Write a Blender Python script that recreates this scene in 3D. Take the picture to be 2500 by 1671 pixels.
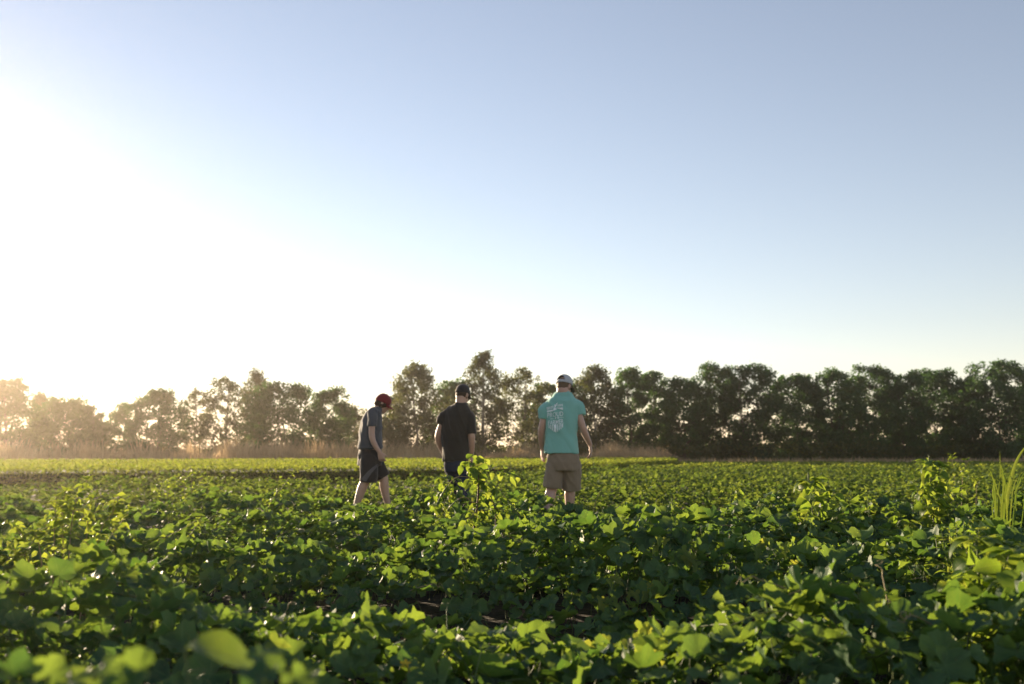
import bpy, bmesh, math, random
import numpy as np
from mathutils import Vector, Matrix, noise
from mathutils.bvhtree import BVHTree

R = math.radians
rng = np.random.default_rng(11)
random.seed(11)
scene = bpy.context.scene
for o in list(bpy.data.objects):
    bpy.data.objects.remove(o)
col = scene.collection

# ------------------------------------------------------------------ camera
CAM_H, LENS, PITCH = 0.98, 35.0, 6.2
cam_data = bpy.data.cameras.new('camera')
cam_data.lens = LENS
cam_data.sensor_width = 36.0
cam_data.clip_start = 0.05
cam_data.clip_end = 3000
cam_data.dof.use_dof = True
cam_data.dof.focus_distance = 6.8
cam_data.dof.aperture_fstop = 2.6
cam = bpy.data.objects.new('camera', cam_data)
col.objects.link(cam)
cam.location = (0, 0, CAM_H)
cam.rotation_euler = (R(90 + PITCH), 0, 0)
scene.camera = cam

# ------------------------------------------------------------------ sky and sun
SUN_AZ, SUN_EL = -38.0, 9.0           # degrees, azimuth from +Y (negative = left)
world = bpy.data.worlds.new('World')
scene.world = world
world.use_nodes = True
wn = world.node_tree
sky = wn.nodes.new('ShaderNodeTexSky')
sky.sky_type = 'NISHITA'
sky.sun_disc = False
sky.sun_elevation = R(SUN_EL)
sky.sun_rotation = R(SUN_AZ)
sky.altitude = 0
sky.air_density = 1.0
sky.dust_density = 0.012
sky.ozone_density = 1.8
bg = wn.nodes['Background']
bg.inputs['Strength'].default_value = 0.083
wb = wn.nodes.new('ShaderNodeMix')            # white balance of the whole sky
wb.data_type = 'RGBA'
wb.blend_type = 'MULTIPLY'
wb.inputs[0].default_value = 1.0
wb.inputs[7].default_value = (1.20, 0.96, 0.93, 1)
wn.links.new(sky.outputs['Color'], wb.inputs[6])
hs = wn.nodes.new('ShaderNodeHueSaturation')  # the camera's muted colour rendering
hs.inputs['Saturation'].default_value = 0.76
wn.links.new(wb.outputs[2], hs.inputs['Color'])
wn.links.new(hs.outputs['Color'], bg.inputs['Color'])

to_sun = Vector((math.sin(R(SUN_AZ)) * math.cos(R(SUN_EL)), math.cos(R(SUN_AZ)) * math.cos(R(SUN_EL)), math.sin(R(SUN_EL))))
sun_data = bpy.data.lights.new('sun', 'SUN')
sun_data.energy = 5.0
sun_data.angle = R(0.55)
sun_data.color = (1.0, 0.78, 0.52)
sun = bpy.data.objects.new('sun', sun_data)
col.objects.link(sun)
sun.rotation_euler = to_sun.to_track_quat('Z', 'Y').to_euler()

# ------------------------------------------------------------------ exposure
vs = scene.view_settings
vs.view_transform = 'Standard'
vs.look = 'None'
vs.exposure = 1.5
vs.gamma = 1.0
vs.use_curve_mapping = False
scene.cycles.use_denoising = True
try:
    scene.cycles.denoiser = 'OPENIMAGEDENOISE'
except Exception:
    pass
scene.cycles.max_bounces = 7
scene.cycles.diffuse_bounces = 3
scene.cycles.glossy_bounces = 2
scene.cycles.transmission_bounces = 5
scene.cycles.transparent_max_bounces = 6
scene.cycles.volume_bounces = 0
scene.cycles.sample_clamp_indirect = 5.0
scene.cycles.caustics_reflective = False
scene.cycles.caustics_refractive = False

# ------------------------------------------------------------------ helpers
FPX = LENS / 36.0 * 2500.0
_cp, _sp = math.cos(R(PITCH)), math.sin(R(PITCH))


def at(px, py, depth):
    """world point seen at photo pixel (px, py) at ground distance depth"""
    cx, cy = (px - 1250.0) / FPX, (835.5 - py) / FPX
    dy = _cp - cy * _sp
    dz = _sp + cy * _cp
    k = depth / dy
    return Vector((cx * k, depth, CAM_H + dz * k))


def mesh_np(name, V, F, uv=None, rnd=None, smooth=True):
    """mesh from numpy arrays; F is (n, 3) or (n, 4)"""
    V = np.asarray(V, dtype=np.float32)
    F = np.asarray(F, dtype=np.int32)
    me = bpy.data.meshes.new(name)
    n, k = F.shape
    me.vertices.add(len(V))
    me.vertices.foreach_set('co', V.ravel())
    me.loops.add(n * k)
    me.loops.foreach_set('vertex_index', F.ravel())
    me.polygons.add(n)
    me.polygons.foreach_set('loop_start', np.arange(0, n * k, k, dtype=np.int32))
    me.polygons.foreach_set('loop_total', np.full(n, k, dtype=np.int32))
    me.polygons.foreach_set('use_smooth', np.full(n, smooth, dtype=bool))
    if uv is not None:
        l = me.uv_layers.new(name='UVMap')
        l.data.foreach_set('uv', np.asarray(uv, dtype=np.float32)[F.ravel()].ravel())
    if rnd is not None:
        a = me.attributes.new('rnd', 'FLOAT', 'POINT')
        a.data.foreach_set('value', np.asarray(rnd, dtype=np.float32))
    me.update()
    me.validate()
    return me


def scatter(name, base, M, P, rnd, smooth=True):
    """one mesh holding copies of base=(V, F, UV): M (k,3,3) matrices, P (k,3) positions"""
    V, F, UV = base
    k, n = len(P), len(V)
    W = np.einsum('kij,nj->kni', M, V) + P[:, None, :]
    FF = (F[None] + (np.arange(k) * n)[:, None, None]).reshape(-1, F.shape[1])
    return W.reshape(-1, 3), FF, np.tile(UV, (k, 1)), np.repeat(rnd, n)


def join_np(name, parts, smooth=True):
    off, Vs, Fs, Us, Rs = 0, [], [], [], []
    for V, F, U, r in parts:
        Vs.append(V); Fs.append(F + off); Us.append(U); Rs.append(r)
        off += len(V)
    return mesh_np(name, np.concatenate(Vs), np.concatenate(Fs), np.concatenate(Us), np.concatenate(Rs), smooth)


def link(name, me, mat=None, parent=None):
    o = bpy.data.objects.new(name, me)
    col.objects.link(o)
    if mat is not None and not me.materials:
        me.materials.append(mat)
    if parent is not None:
        o.parent = parent
        o.matrix_parent_inverse = parent_world(parent).inverted()
    return o


def parent_world(p):
    m = p.matrix_basis.copy()
    if p.parent is not None:
        m = parent_world(p.parent) @ p.matrix_parent_inverse @ m
    return m


def tag(o, label=None, cat=None, group=None, kind=None):
    if label: o['label'] = label
    if cat: o['category'] = cat
    if group: o['group'] = group
    if kind: o['kind'] = kind
    return o


def thing(name, loc, label, cat, group=None):
    o = bpy.data.objects.new(name, None)
    o.empty_display_size = 0.2
    col.objects.link(o)
    o.location = loc
    return tag(o, label, cat, group)


def frames(normal, heading):
    """(k,3,3) matrices with columns right, heading, normal"""
    n = normal / np.linalg.norm(normal, axis=1, keepdims=True)
    h = heading - np.sum(heading * n, axis=1, keepdims=True) * n
    h /= np.linalg.norm(h, axis=1, keepdims=True) + 1e-9
    r = np.cross(h, n)
    return np.stack([r, h, n], axis=2)


def tubes(paths, n=5):
    """paths: list of (points (m,3), radii (m,)) -> arrays of joined tapered tubes"""
    Vs, Fs, off = [], [], 0
    for pts, rad in paths:
        pts = np.asarray(pts, dtype=float)
        rad = np.asarray(rad, dtype=float)
        m = len(pts)
        t = np.gradient(pts, axis=0)
        t /= np.linalg.norm(t, axis=1, keepdims=True) + 1e-9
        ref = np.array([0.31, 0.95, 0.05]) if abs(t[:, 1]).mean() < 0.8 else np.array([1.0, 0.1, 0.0])
        a = np.cross(t, ref); a /= np.linalg.norm(a, axis=1, keepdims=True) + 1e-9
        b = np.cross(t, a)
        ang = np.linspace(0, 2 * math.pi, n, endpoint=False)
        ring = (a[:, None, :] * np.cos(ang)[None, :, None] + b[:, None, :] * np.sin(ang)[None, :, None])
        Vs.append((pts[:, None, :] + ring * rad[:, None, None]).reshape(-1, 3))
        i = np.arange(m - 1)[:, None] * n
        j = np.arange(n)[None, :]
        j2 = (j + 1) % n
        q = np.stack([i + j, i + j2, i + n + j2, i + n + j], axis=2).reshape(-1, 4)
        Fs.append(q + off)
        off += m * n
    V = np.concatenate(Vs); F = np.concatenate(Fs)
    return V, F, np.zeros((len(V), 2)), np.full(len(V), 0.5)


def bez(p0, p1, p2, m=7):
    t = np.linspace(0, 1, m)[:, None]
    p0, p1, p2 = map(np.asarray, (p0, p1, p2))
    return (1 - t) ** 2 * p0 + 2 * t * (1 - t) * p1 + t * t * p2


def smoothpath(pts, per=5):
    """Catmull-Rom through points"""
    p = [np.asarray(q, dtype=float) for q in pts]
    p = [2 * p[0] - p[1]] + p + [2 * p[-1] - p[-2]]
    out = []
    for i in range(1, len(p) - 2):
        for t in np.linspace(0, 1, per, endpoint=False):
            a, b, c, d = p[i - 1], p[i], p[i + 1], p[i + 2]
            out.append(0.5 * (2 * b + (c - a) * t + (2 * a - 5 * b + 4 * c - d) * t * t + (3 * b - a - 3 * c + d) * t ** 3))
    out.append(p[-2])
    return np.array(out)


# ------------------------------------------------------------------ materials
def new_mat(name):
    m = bpy.data.materials.new(name)
    m.use_nodes = True
    nt = m.node_tree
    nt.nodes.clear()
    out = nt.nodes.new('ShaderNodeOutputMaterial')
    return m, nt, out


def N(nt, kind, **kw):
    n = nt.nodes.new(kind)
    for k, v in kw.items():
        if k == 'inp':
            for a, b in v.items():
                n.inputs[a].default_value = b
        else:
            setattr(n, k, v)
    return n


def math_node(nt, op, a, b=None, c=None):
    n = nt.nodes.new('ShaderNodeMath')
    n.operation = op
    for i, v in enumerate((a, b, c)):
        if v is None: continue
        if isinstance(v, (int, float)): n.inputs[i].default_value = v
        else: nt.links.new(v, n.inputs[i])
    return n.outputs[0]


def mix_col(nt, fac, a, b):
    n = nt.nodes.new('ShaderNodeMix')
    n.data_type = 'RGBA'
    for sock, v in ((n.inputs[0], fac), (n.inputs[6], a), (n.inputs[7], b)):
        if isinstance(v, (int, float)): sock.default_value = v
        elif isinstance(v, tuple): sock.default_value = (*v, 1) if len(v) == 3 else v
        else: nt.links.new(v, sock)
    return n.outputs[2]


def leaf_mat(name, c0, c1, t0, t1, trans=0.45, rough=0.45, spec=0.35, veins=0, noise_scale=40.0, bump=0.25, blotch=0.0):
    """c0..c1 reflected colours, t0..t1 transmitted colours, spread by the per-leaf value 'rnd'"""
    m, nt, out = new_mat(name)
    L = nt.links.new
    at_ = N(nt, 'ShaderNodeAttribute', attribute_name='rnd')
    rnd = at_.outputs['Fac']
    geo = N(nt, 'ShaderNodeNewGeometry')
    nz = N(nt, 'ShaderNodeTexNoise', inp={'Scale': noise_scale, 'Detail': 3.0})
    L(geo.outputs['Position'], nz.inputs['Vector'])
    f = math_node(nt, 'ADD', rnd, math_node(nt, 'MULTIPLY', math_node(nt, 'SUBTRACT', nz.outputs['Fac'], 0.5), 0.7))
    f = math_node(nt, 'MINIMUM', math_node(nt, 'MAXIMUM', f, 0.0), 1.0)
    cr = mix_col(nt, f, c0, c1)
    ct = mix_col(nt, f, t0, t1)
    height = nz.outputs['Fac']
    if veins:
        uv = N(nt, 'ShaderNodeUVMap')
        sep = N(nt, 'ShaderNodeSeparateXYZ')
        L(uv.outputs['UV'], sep.inputs[0])
        if veins == 1:      # palmate: five main veins fanning from the leaf stalk
            ang = math_node(nt, 'ARCTAN2', sep.outputs['X'], sep.outputs['Y'])
            k = math_node(nt, 'ABSOLUTE', math_node(nt, 'SUBTRACT', math_node(nt, 'FRACT', math_node(nt, 'ADD', math_node(nt, 'MULTIPLY', ang, 7.0 / (2 * math.pi)), 0.5)), 0.5))
            rad = math_node(nt, 'POWER', math_node(nt, 'ADD', math_node(nt, 'MULTIPLY', sep.outputs['X'], sep.outputs['X']), math_node(nt, 'MULTIPLY', sep.outputs['Y'], sep.outputs['Y'])), 0.5)
            d = math_node(nt, 'MULTIPLY', k, rad)
            side = math_node(nt, 'ABSOLUTE', math_node(nt, 'SUBTRACT', math_node(nt, 'FRACT', math_node(nt, 'SUBTRACT', math_node(nt, 'MULTIPLY', rad, 6.0), math_node(nt, 'MULTIPLY', k, 7.0))), 0.5))
            v1 = math_node(nt, 'SUBTRACT', 1.0, math_node(nt, 'MINIMUM', math_node(nt, 'MULTIPLY', d, 32.0), 1.0))
            v2 = math_node(nt, 'MULTIPLY', math_node(nt, 'SUBTRACT', 1.0, math_node(nt, 'MINIMUM', math_node(nt, 'MULTIPLY', side, 9.0), 1.0)), 0.45)
        else:               # pinnate: midrib and slanting side veins
            ax = math_node(nt, 'ABSOLUTE', sep.outputs['X'])
            side = math_node(nt, 'ABSOLUTE', math_node(nt, 'SUBTRACT', math_node(nt, 'FRACT', math_node(nt, 'SUBTRACT', math_node(nt, 'MULTIPLY', sep.outputs['Y'], 8.0), math_node(nt, 'MULTIPLY', ax, 9.0))), 0.5))
            v1 = math_node(nt, 'SUBTRACT', 1.0, math_node(nt, 'MINIMUM', math_node(nt, 'MULTIPLY', ax, 30.0), 1.0))
            v2 = math_node(nt, 'MULTIPLY', math_node(nt, 'SUBTRACT', 1.0, math_node(nt, 'MINIMUM', math_node(nt, 'MULTIPLY', side, 7.0), 1.0)), 0.4)
        vein = math_node(nt, 'MAXIMUM', v1, v2)
        vc = tuple(min(1.0, 1.6 * x + 0.02) for x in c1)
        cr = mix_col(nt, math_node(nt, 'MULTIPLY', vein, 0.55), cr, vc)
        ct = mix_col(nt, math_node(nt, 'MULTIPLY', vein, 0.45), ct, tuple(0.55 * x for x in t1))
        height = math_node(nt, 'SUBTRACT', math_node(nt, 'MULTIPLY', nz.outputs['Fac'], 0.6), math_node(nt, 'MULTIPLY', vein, 0.6))
    if blotch:
        nb = N(nt, 'ShaderNodeTexNoise', inp={'Scale': 90.0, 'Detail': 2.0})
        L(geo.outputs['Position'], nb.inputs['Vector'])
        bf = math_node(nt, 'MULTIPLY', math_node(nt, 'GREATER_THAN', nb.outputs['Fac'], 0.68), blotch)
        cr = mix_col(nt, bf, cr, (0.16, 0.13, 0.06))
    bp = N(nt, 'ShaderNodeBump', inp={'Strength': bump, 'Distance': 0.004})
    L(height, bp.inputs['Height'])
    pr = N(nt, 'ShaderNodeBsdfPrincipled', inp={'Roughness': rough, 'Specular IOR Level': spec})
    L(cr, pr.inputs['Base Color']); L(bp.outputs['Normal'], pr.inputs['Normal'])
    tr = N(nt, 'ShaderNodeBsdfTranslucent')
    L(ct, tr.inputs['Color']); L(bp.outputs['Normal'], tr.inputs['Normal'])
    mx = N(nt, 'ShaderNodeMixShader', inp={0: trans})
    L(pr.outputs[0], mx.inputs[1]); L(tr.outputs[0], mx.inputs[2])
    L(mx.outputs[0], out.inputs['Surface'])
    return m


def plain_mat(name, c0, c1=None, rough=0.8, scale=30.0, spec=0.3, bump=0.0, bscale=None, sheen=0.0, detail=4.0, metal=0.0, stretch=(1, 1, 1), bdist=0.01):
    m, nt, out = new_mat(name)
    L = nt.links.new
    pr = N(nt, 'ShaderNodeBsdfPrincipled', inp={'Roughness': rough, 'Specular IOR Level': spec, 'Metallic': metal})
    geo = N(nt, 'ShaderNodeTexCoord')
    mp = N(nt, 'ShaderNodeMapping'); mp.inputs['Scale'].default_value = stretch
    L(geo.outputs['Object'], mp.inputs['Vector'])
    nz = N(nt, 'ShaderNodeTexNoise', inp={'Scale': scale, 'Detail': detail})
    L(mp.outputs[0], nz.inputs['Vector'])
    L(mix_col(nt, nz.outputs['Fac'], c0, c1 or c0), pr.inputs['Base Color'])
    if sheen:
        pr.inputs['Sheen Weight'].default_value = sheen
        pr.inputs['Sheen Roughness'].default_value = 0.5
    if bump:
        nb = N(nt, 'ShaderNodeTexNoise', inp={'Scale': bscale or scale, 'Detail': 4.0})
        L(mp.outputs[0], nb.inputs['Vector'])
        bp = N(nt, 'ShaderNodeBump', inp={'Strength': bump, 'Distance': bdist})
        L(nb.outputs['Fac'], bp.inputs['Height'])
        L(bp.outputs['Normal'], pr.inputs['Normal'])
    L(pr.outputs[0], out.inputs['Surface'])
    return m


MAT = {}
MAT['melon'] = leaf_mat('melon_leaf', (0.039, 0.084, 0.041), (0.086, 0.156, 0.051), (0.120, 0.237, 0.028), (0.346, 0.459, 0.045),
                        trans=0.36, rough=0.55, spec=0.24, veins=1, noise_scale=25.0, bump=0.35, blotch=0.5)
MAT['melon_far'] = leaf_mat('far_melon_leaf', (0.039, 0.077, 0.029), (0.085, 0.136, 0.041), (0.106, 0.187, 0.022), (0.265, 0.326, 0.042), trans=0.42, rough=0.65, spec=0.10)
MAT['bindweed'] = leaf_mat('bindweed_leaf', (0.070, 0.120, 0.030), (0.120, 0.150, 0.035), (0.286, 0.376, 0.037), (0.466, 0.466, 0.053), trans=0.55, rough=0.5, spec=0.3, veins=2)
MAT['weed'] = leaf_mat('weed_leaf', (0.055, 0.116, 0.026), (0.099, 0.154, 0.037), (0.211, 0.330, 0.025), (0.363, 0.422, 0.046), trans=0.54, rough=0.5, spec=0.3, veins=2, blotch=0.3)
MAT['tree'] = leaf_mat('tree_leaf', (0.016, 0.056, 0.024), (0.048, 0.110, 0.040), (0.040, 0.115, 0.020), (0.120, 0.240, 0.040), trans=0.40, rough=0.5, spec=0.3, noise_scale=1.2, bump=0.0)
MAT['poplar'] = leaf_mat('poplar_leaf', (0.045, 0.062, 0.026), (0.090, 0.105, 0.045), (0.076, 0.104, 0.016), (0.173, 0.184, 0.038), trans=0.42, rough=0.45, spec=0.35, noise_scale=1.2, bump=0.0)
MAT['brush'] = leaf_mat('underbrush_leaf', (0.038, 0.062, 0.022), (0.095, 0.115, 0.034), (0.087, 0.130, 0.016), (0.217, 0.244, 0.032), trans=0.42, noise_scale=0.8, bump=0.0)
MAT['crop'] = leaf_mat('low_crop_leaf', (0.058, 0.105, 0.026), (0.116, 0.158, 0.037), (0.180, 0.251, 0.021), (0.320, 0.348, 0.041), trans=0.48, rough=0.7, spec=0.1, noise_scale=0.6, bump=0.0)
MAT['dry'] = leaf_mat('dry_grass_blade', (0.33, 0.235, 0.125), (0.50, 0.37, 0.22), (0.42, 0.29, 0.15), (0.60, 0.43, 0.25), trans=0.5, rough=0.7, spec=0.2, noise_scale=0.5, bump=0.0)
MAT['blade'] = leaf_mat('grass_blade', (0.06, 0.12, 0.03), (0.09, 0.14, 0.035), (0.153, 0.230, 0.020), (0.234, 0.281, 0.030), trans=0.5, rough=0.4, spec=0.35)
MAT['stem'] = plain_mat('green_stem', (0.065, 0.10, 0.03), (0.11, 0.14, 0.045), rough=0.65, scale=30)
MAT['red_stem'] = plain_mat('reddish_stem', (0.075, 0.035, 0.030), (0.12, 0.075, 0.04), rough=0.6, scale=40)
MAT['tan_stem'] = plain_mat('tan_stem', (0.22, 0.17, 0.09), (0.30, 0.24, 0.12), rough=0.7, scale=40)
MAT['bark'] = plain_mat('bark', (0.06, 0.05, 0.04), (0.13, 0.11, 0.09), rough=0.9, scale=6, bump=0.6, bdist=0.05, stretch=(3, 3, 0.6))
MAT['pale_bark'] = plain_mat('pale_bark', (0.13, 0.12, 0.10), (0.24, 0.22, 0.18), rough=0.9, scale=6, bump=0.5, bdist=0.05, stretch=(3, 3, 0.6))
MAT['soil'] = plain_mat('soil', (0.014, 0.011, 0.008), (0.036, 0.028, 0.020), rough=0.95, scale=2.5, bump=0.9, bscale=14, bdist=0.05, detail=8)
MAT['petal'] = leaf_mat('yellow_petal', (0.55, 0.36, 0.02), (0.65, 0.45, 0.04), (0.7, 0.5, 0.03), (0.8, 0.6, 0.05), trans=0.4, rough=0.6, spec=0.2)

# ------------------------------------------------------------------ ground
bm = bmesh.new()
bmesh.ops.create_grid(bm, x_segments=4, y_segments=4, size=260)
for v in bm.verts: v.co.y += 180
me = bpy.data.meshes.new('ground'); bm.to_mesh(me); bm.free()
tag(link('ground', me, MAT['soil']), 'dark brown field soil under the crops', 'ground', kind='structure')

# ------------------------------------------------------------------ leaf shapes
def melon_leaf(seed, seg=22, rings=(0.45, 0.8, 1.0)):
    r = np.random.default_rng(seed)
    d = 0.17
    phi = np.linspace(-math.pi + d, math.pi - d, seg)
    lobe = np.abs(np.cos(2.5 * phi + r.normal(0, 0.08))) ** 0.7
    rad = (0.78 + 0.22 * np.cos(phi)) * (0.80 + 0.24 * lobe + 0.05 * np.cos(17 * phi + r.uniform(0, 6)))
    rad *= 1 + r.normal(0, 0.035, seg)
    rad *= np.clip((math.pi - np.abs(phi)) / 0.42, 0.45, 1.0)
    cup, fold = r.uniform(0.0, 0.40), r.uniform(-0.10, 0.35)
    ra, nr, ph = r.uniform(0.09, 0.24), r.integers(3, 6), r.uniform(0, 6.3)
    droop = r.uniform(-0.05, 0.28)
    V, U = [np.zeros(3)], [np.zeros(2)]
    for q in rings:
        x, y = np.sin(phi) * rad * q, np.cos(phi) * rad * q
        z = cup * q * q + ra * q * q * np.sin(nr * phi + ph) + 0.075 * q ** 3 * np.sin(11 * phi + ph) + fold * np.abs(x) * q - droop * np.clip(y, 0, 1) ** 2
        z = z + 0.05 * np.cos(7 * phi) * q * (1 - q) * 2
        V.extend(np.stack([x, y, z], 1)); U.extend(np.stack([x, y], 1))
    F = []
    for i in range(seg - 1): F.append((0, 1 + i + 1, 1 + i))
    for k in range(len(rings) - 1):
        a, b = 1 + k * seg, 1 + (k + 1) * seg
        for i in range(seg - 1):
            F.append((a + i, a + i + 1, b + i + 1)); F.append((a + i, b + i + 1, b + i))
    return np.array(V), np.array(F), np.array(U)


def ovate_leaf(seed, droop=0.5, width=0.27, seg=6, tip=1.6, fold=0.35):
    """unit length leaf along +Y, stalk end at the origin, top side +Z"""
    r = np.random.default_rng(seed)
    t = np.linspace(0, 1, seg + 1)
    w = width * np.sin(math.pi * t ** 0.72) ** 0.85 * (1.0 + 0.04 * r.normal(0, 1, seg + 1))
    w[0], w[-1] = 0.012, 0.004
    ang = droop * t ** 1.3 * 1.6
    ds = np.diff(t, prepend=0)
    y = np.cumsum(np.cos(ang) * ds); z = np.cumsum(-np.sin(ang) * ds)
    tw = r.normal(0, 0.25)
    V, U = [], []
    for i in range(seg + 1):
        for s in (-1, 0, 1):
            x = s * w[i]
            wave = 0.03 * math.sin(9 * t[i] + s * 1.3 + seed)
            V.append((x, y[i], z[i] + abs(s) * w[i] * fold + wave * abs(s) + x * tw * t[i]))
            U.append((x, t[i]))
    F = []
    for i in range(seg):
        for s in (0, 1):
            a = i * 3 + s
            F.append((a, a + 1, a + 4)); F.append((a, a + 4, a + 3))
    return np.array(V, float), np.array(F), np.array(U, float)


def heart_leaf(seed):
    """bindweed leaf: three lobes, stalk at the notch"""
    r = np.random.default_rng(seed)
    pts = [(0, -0.02), (-0.10, -0.22), (-0.34, -0.26), (-0.47, -0.02), (-0.34, 0.15), (-0.20, 0.24), (-0.24, 0.45), (-0.15, 0.72), (0, 1.0)]
    pts = pts + [(-x, y) for x, y in pts[-2:0:-1]]
    b = r.uniform(0.1, 0.5)
    V = [(0, 0.22, 0.0)] + [(x, y, 0.25 * abs(x) - b * max(y, 0) ** 2 * 0.6) for x, y in pts]
    U = [(0, 0.22)] + [(x, y) for x, y in pts]
    n = len(pts)
    F = [(0, 1 + (i + 1) % n, 1 + i) for i in range(n)]
    return np.array(V, float), np.array(F), np.array(U, float)


QUAD2 = (np.array([(-0.1, -0.7, 0), (0.85, -0.15, 0.30), (0.15, 0.95, -0.1), (-0.85, 0.1, 0.25)], float), np.array([(0, 1, 2), (0, 2, 3)]), np.array([(0, -0.7), (0.8, 0), (0, 0.9), (-0.8, 0)], float))
QUAD = (np.array([(0, -0.5, 0), (0.36, 0.0, 0.10), (0, 0.5, 0), (-0.36, 0.0, 0.10)], float), np.array([(0, 1, 2), (0, 2, 3)]), np.array([(0, 0), (0.3, 0.5), (0, 1), (-0.3, 0.5)], float))


def rand_frames(k, up=0.0, r=rng):
    n = r.normal(0, 1, (k, 3)); n[:, 2] += up
    return frames(n, r.normal(0, 1, (k, 3)))


def quad_cloud(P, size, r, up=0.0):
    """leaf quads at points P with lengths size"""
    M = rand_frames(len(P), up, r) * size[:, None, None]
    return scatter('q', QUAD, M, P, r.uniform(0, 1, len(P)))


# ------------------------------------------------------------------ trees
def make_tree(px, top, width, depth, style, label, seed, name='tree', dens=1.0):
    r = np.random.default_rng(seed)
    base = at(px, 1110, depth); base.z = 0.0
    H = at(px, top, depth).z
    W = width / FPX * depth
    t = thing(name, base, label, 'tree', 'trees along the far edge of the field')
    b = np.array(base)
    stems = 1 if style == 'poplar' else int(r.integers(1, 4))
    paths, clumps = [], []
    low = {'poplar': 0.12, 'elm': 0.02, 'bush': 0.02, 'airy': 0.10}[style]
    ncl = int({'poplar': 105, 'elm': 125, 'bush': 80, 'airy': 84}[style] * dens * (0.55 + 0.45 * W / 4.5))
    trunk_tops = []
    for s in range(stems):
        off = np.array([r.normal(0, 0.10 * W), r.normal(0, 0.25), 0]) if stems > 1 else np.zeros(3)
        lean = np.array([r.normal(0, 0.05 * W), r.normal(0, 0.3), 0]) + off * 0.9
        hh = H * (r.uniform(0.80, 0.92) if s == 0 else r.uniform(0.55, 0.85))
        p = smoothpath([b + off * 0.3 - np.array([0, 0, 0.15]), b + off * 0.6 + np.array([0, 0, hh * 0.33]) + r.normal(0, 0.08, 3), b + lean * 0.8 + np.array([0, 0, hh * 0.68]) + r.normal(0, 0.12, 3), b + lean + np.array([0, 0, hh])], 4)
        r0 = 0.020 * H * r.uniform(0.75, 1.1) / math.sqrt(stems)
        rad = np.linspace(1, 0.12, len(p)) ** 0.9 * r0
        rad[0] *= 1.35
        paths.append((p, rad)); trunk_tops.append(p)
    for i in range(ncl):
        f = (i + r.uniform()) / ncl
        f = f ** 0.95
        zz = low + (0.965 - low) * f
        if style == 'poplar':
            prof = 0.95 * math.sin(math.pi * min(1, (f * 0.86 + 0.14)) ** 0.9) ** 0.7 + 0.10
        elif style == 'airy':
            prof = 0.95 * math.sin(math.pi * (f * 0.82 + 0.14)) ** 0.6 + 0.12
        elif style == 'bush':
            prof = 1.0 * (1 - f ** 2.2) ** 0.6 + 0.08
        else:
            prof = 1.0 * math.sin(math.pi * (f * 0.73 + 0.22)) ** 0.6 + 0.08
        a = r.uniform(0, 2 * math.pi)
        rr = 0.5 * W * prof * math.sqrt(r.uniform(0.05, 1.0)) * (1 + 0.22 * math.sin(3 * a + seed) * math.sin(5 * f * 3 + seed))
        c = b + np.array([math.cos(a) * rr, math.sin(a) * rr * 0.8, zz * H])
        clumps.append((c, r.uniform(0.28, 0.60) * (W / 5.0) ** 0.4 * (1.0 - 0.25 * f)))
    # limbs reach from the trunks to the clumps
    for c, cr in clumps[:: 2 if style != 'airy' else 1]:
        tp = trunk_tops[int(r.integers(0, len(trunk_tops)))]
        z0 = max(0.06 * H, c[2] - b[2] - r.uniform(0.06, 0.2) * H - 0.5 * np.hypot(*(c - b)[:2]))
        k = int(np.argmin(np.abs(tp[:, 2] - z0)))
        q0 = tp[k]
        mid = (q0 + c) / 2 + np.array([0, 0, -0.12 * np.linalg.norm(c - q0)]) + r.normal(0, 0.1, 3)
        rl = 0.004 * H * (1.2 - 0.7 * (c[2] / H))
        paths.append((bez(q0, mid, c, 4), np.array([1, 0.75, 0.5, 0.25]) * rl))
    V, F, U, rn = tubes(paths, 5)
    link('trunk', mesh_np('trunk', V, F, U, rn), MAT['pale_bark' if style in ('poplar', 'airy') else 'bark'], t)
    Ps, Ss = [], []
    for c, cr in clumps:
        k = int(r.uniform(60, 105) * (0.8 if style == 'airy' else 1.0) * (cr / 0.38) ** 1.3)
        q = r.normal(0, 1, (k, 3))
        q *= np.minimum(1.0, 1.75 / (np.linalg.norm(q, axis=1, keepdims=True) + 1e-6))
        q = q * np.array([1, 1, 0.72]) * cr * 0.78
        nt_ = int(k * 0.15)
        q[:nt_] *= 1.3
        if style == 'poplar': q[:, 2] *= 1.35
        Ps.append(c + q); Ss.append(r.uniform(0.14, 0.27, k))
    P = np.concatenate(Ps); S = np.concatenate(Ss)
    P[:, 2] = np.maximum(P[:, 2], 0.15)
    V, F, U, rn = quad_cloud(P, S, r, up=0.3)
    rn = np.clip(rn * 0.55 + r.uniform(-0.05, 0.5), 0, 1)
    link('crown', mesh_np('crown', V, F, U, rn, False), MAT['poplar' if style in ('poplar', 'airy') else 'tree'], t)


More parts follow.
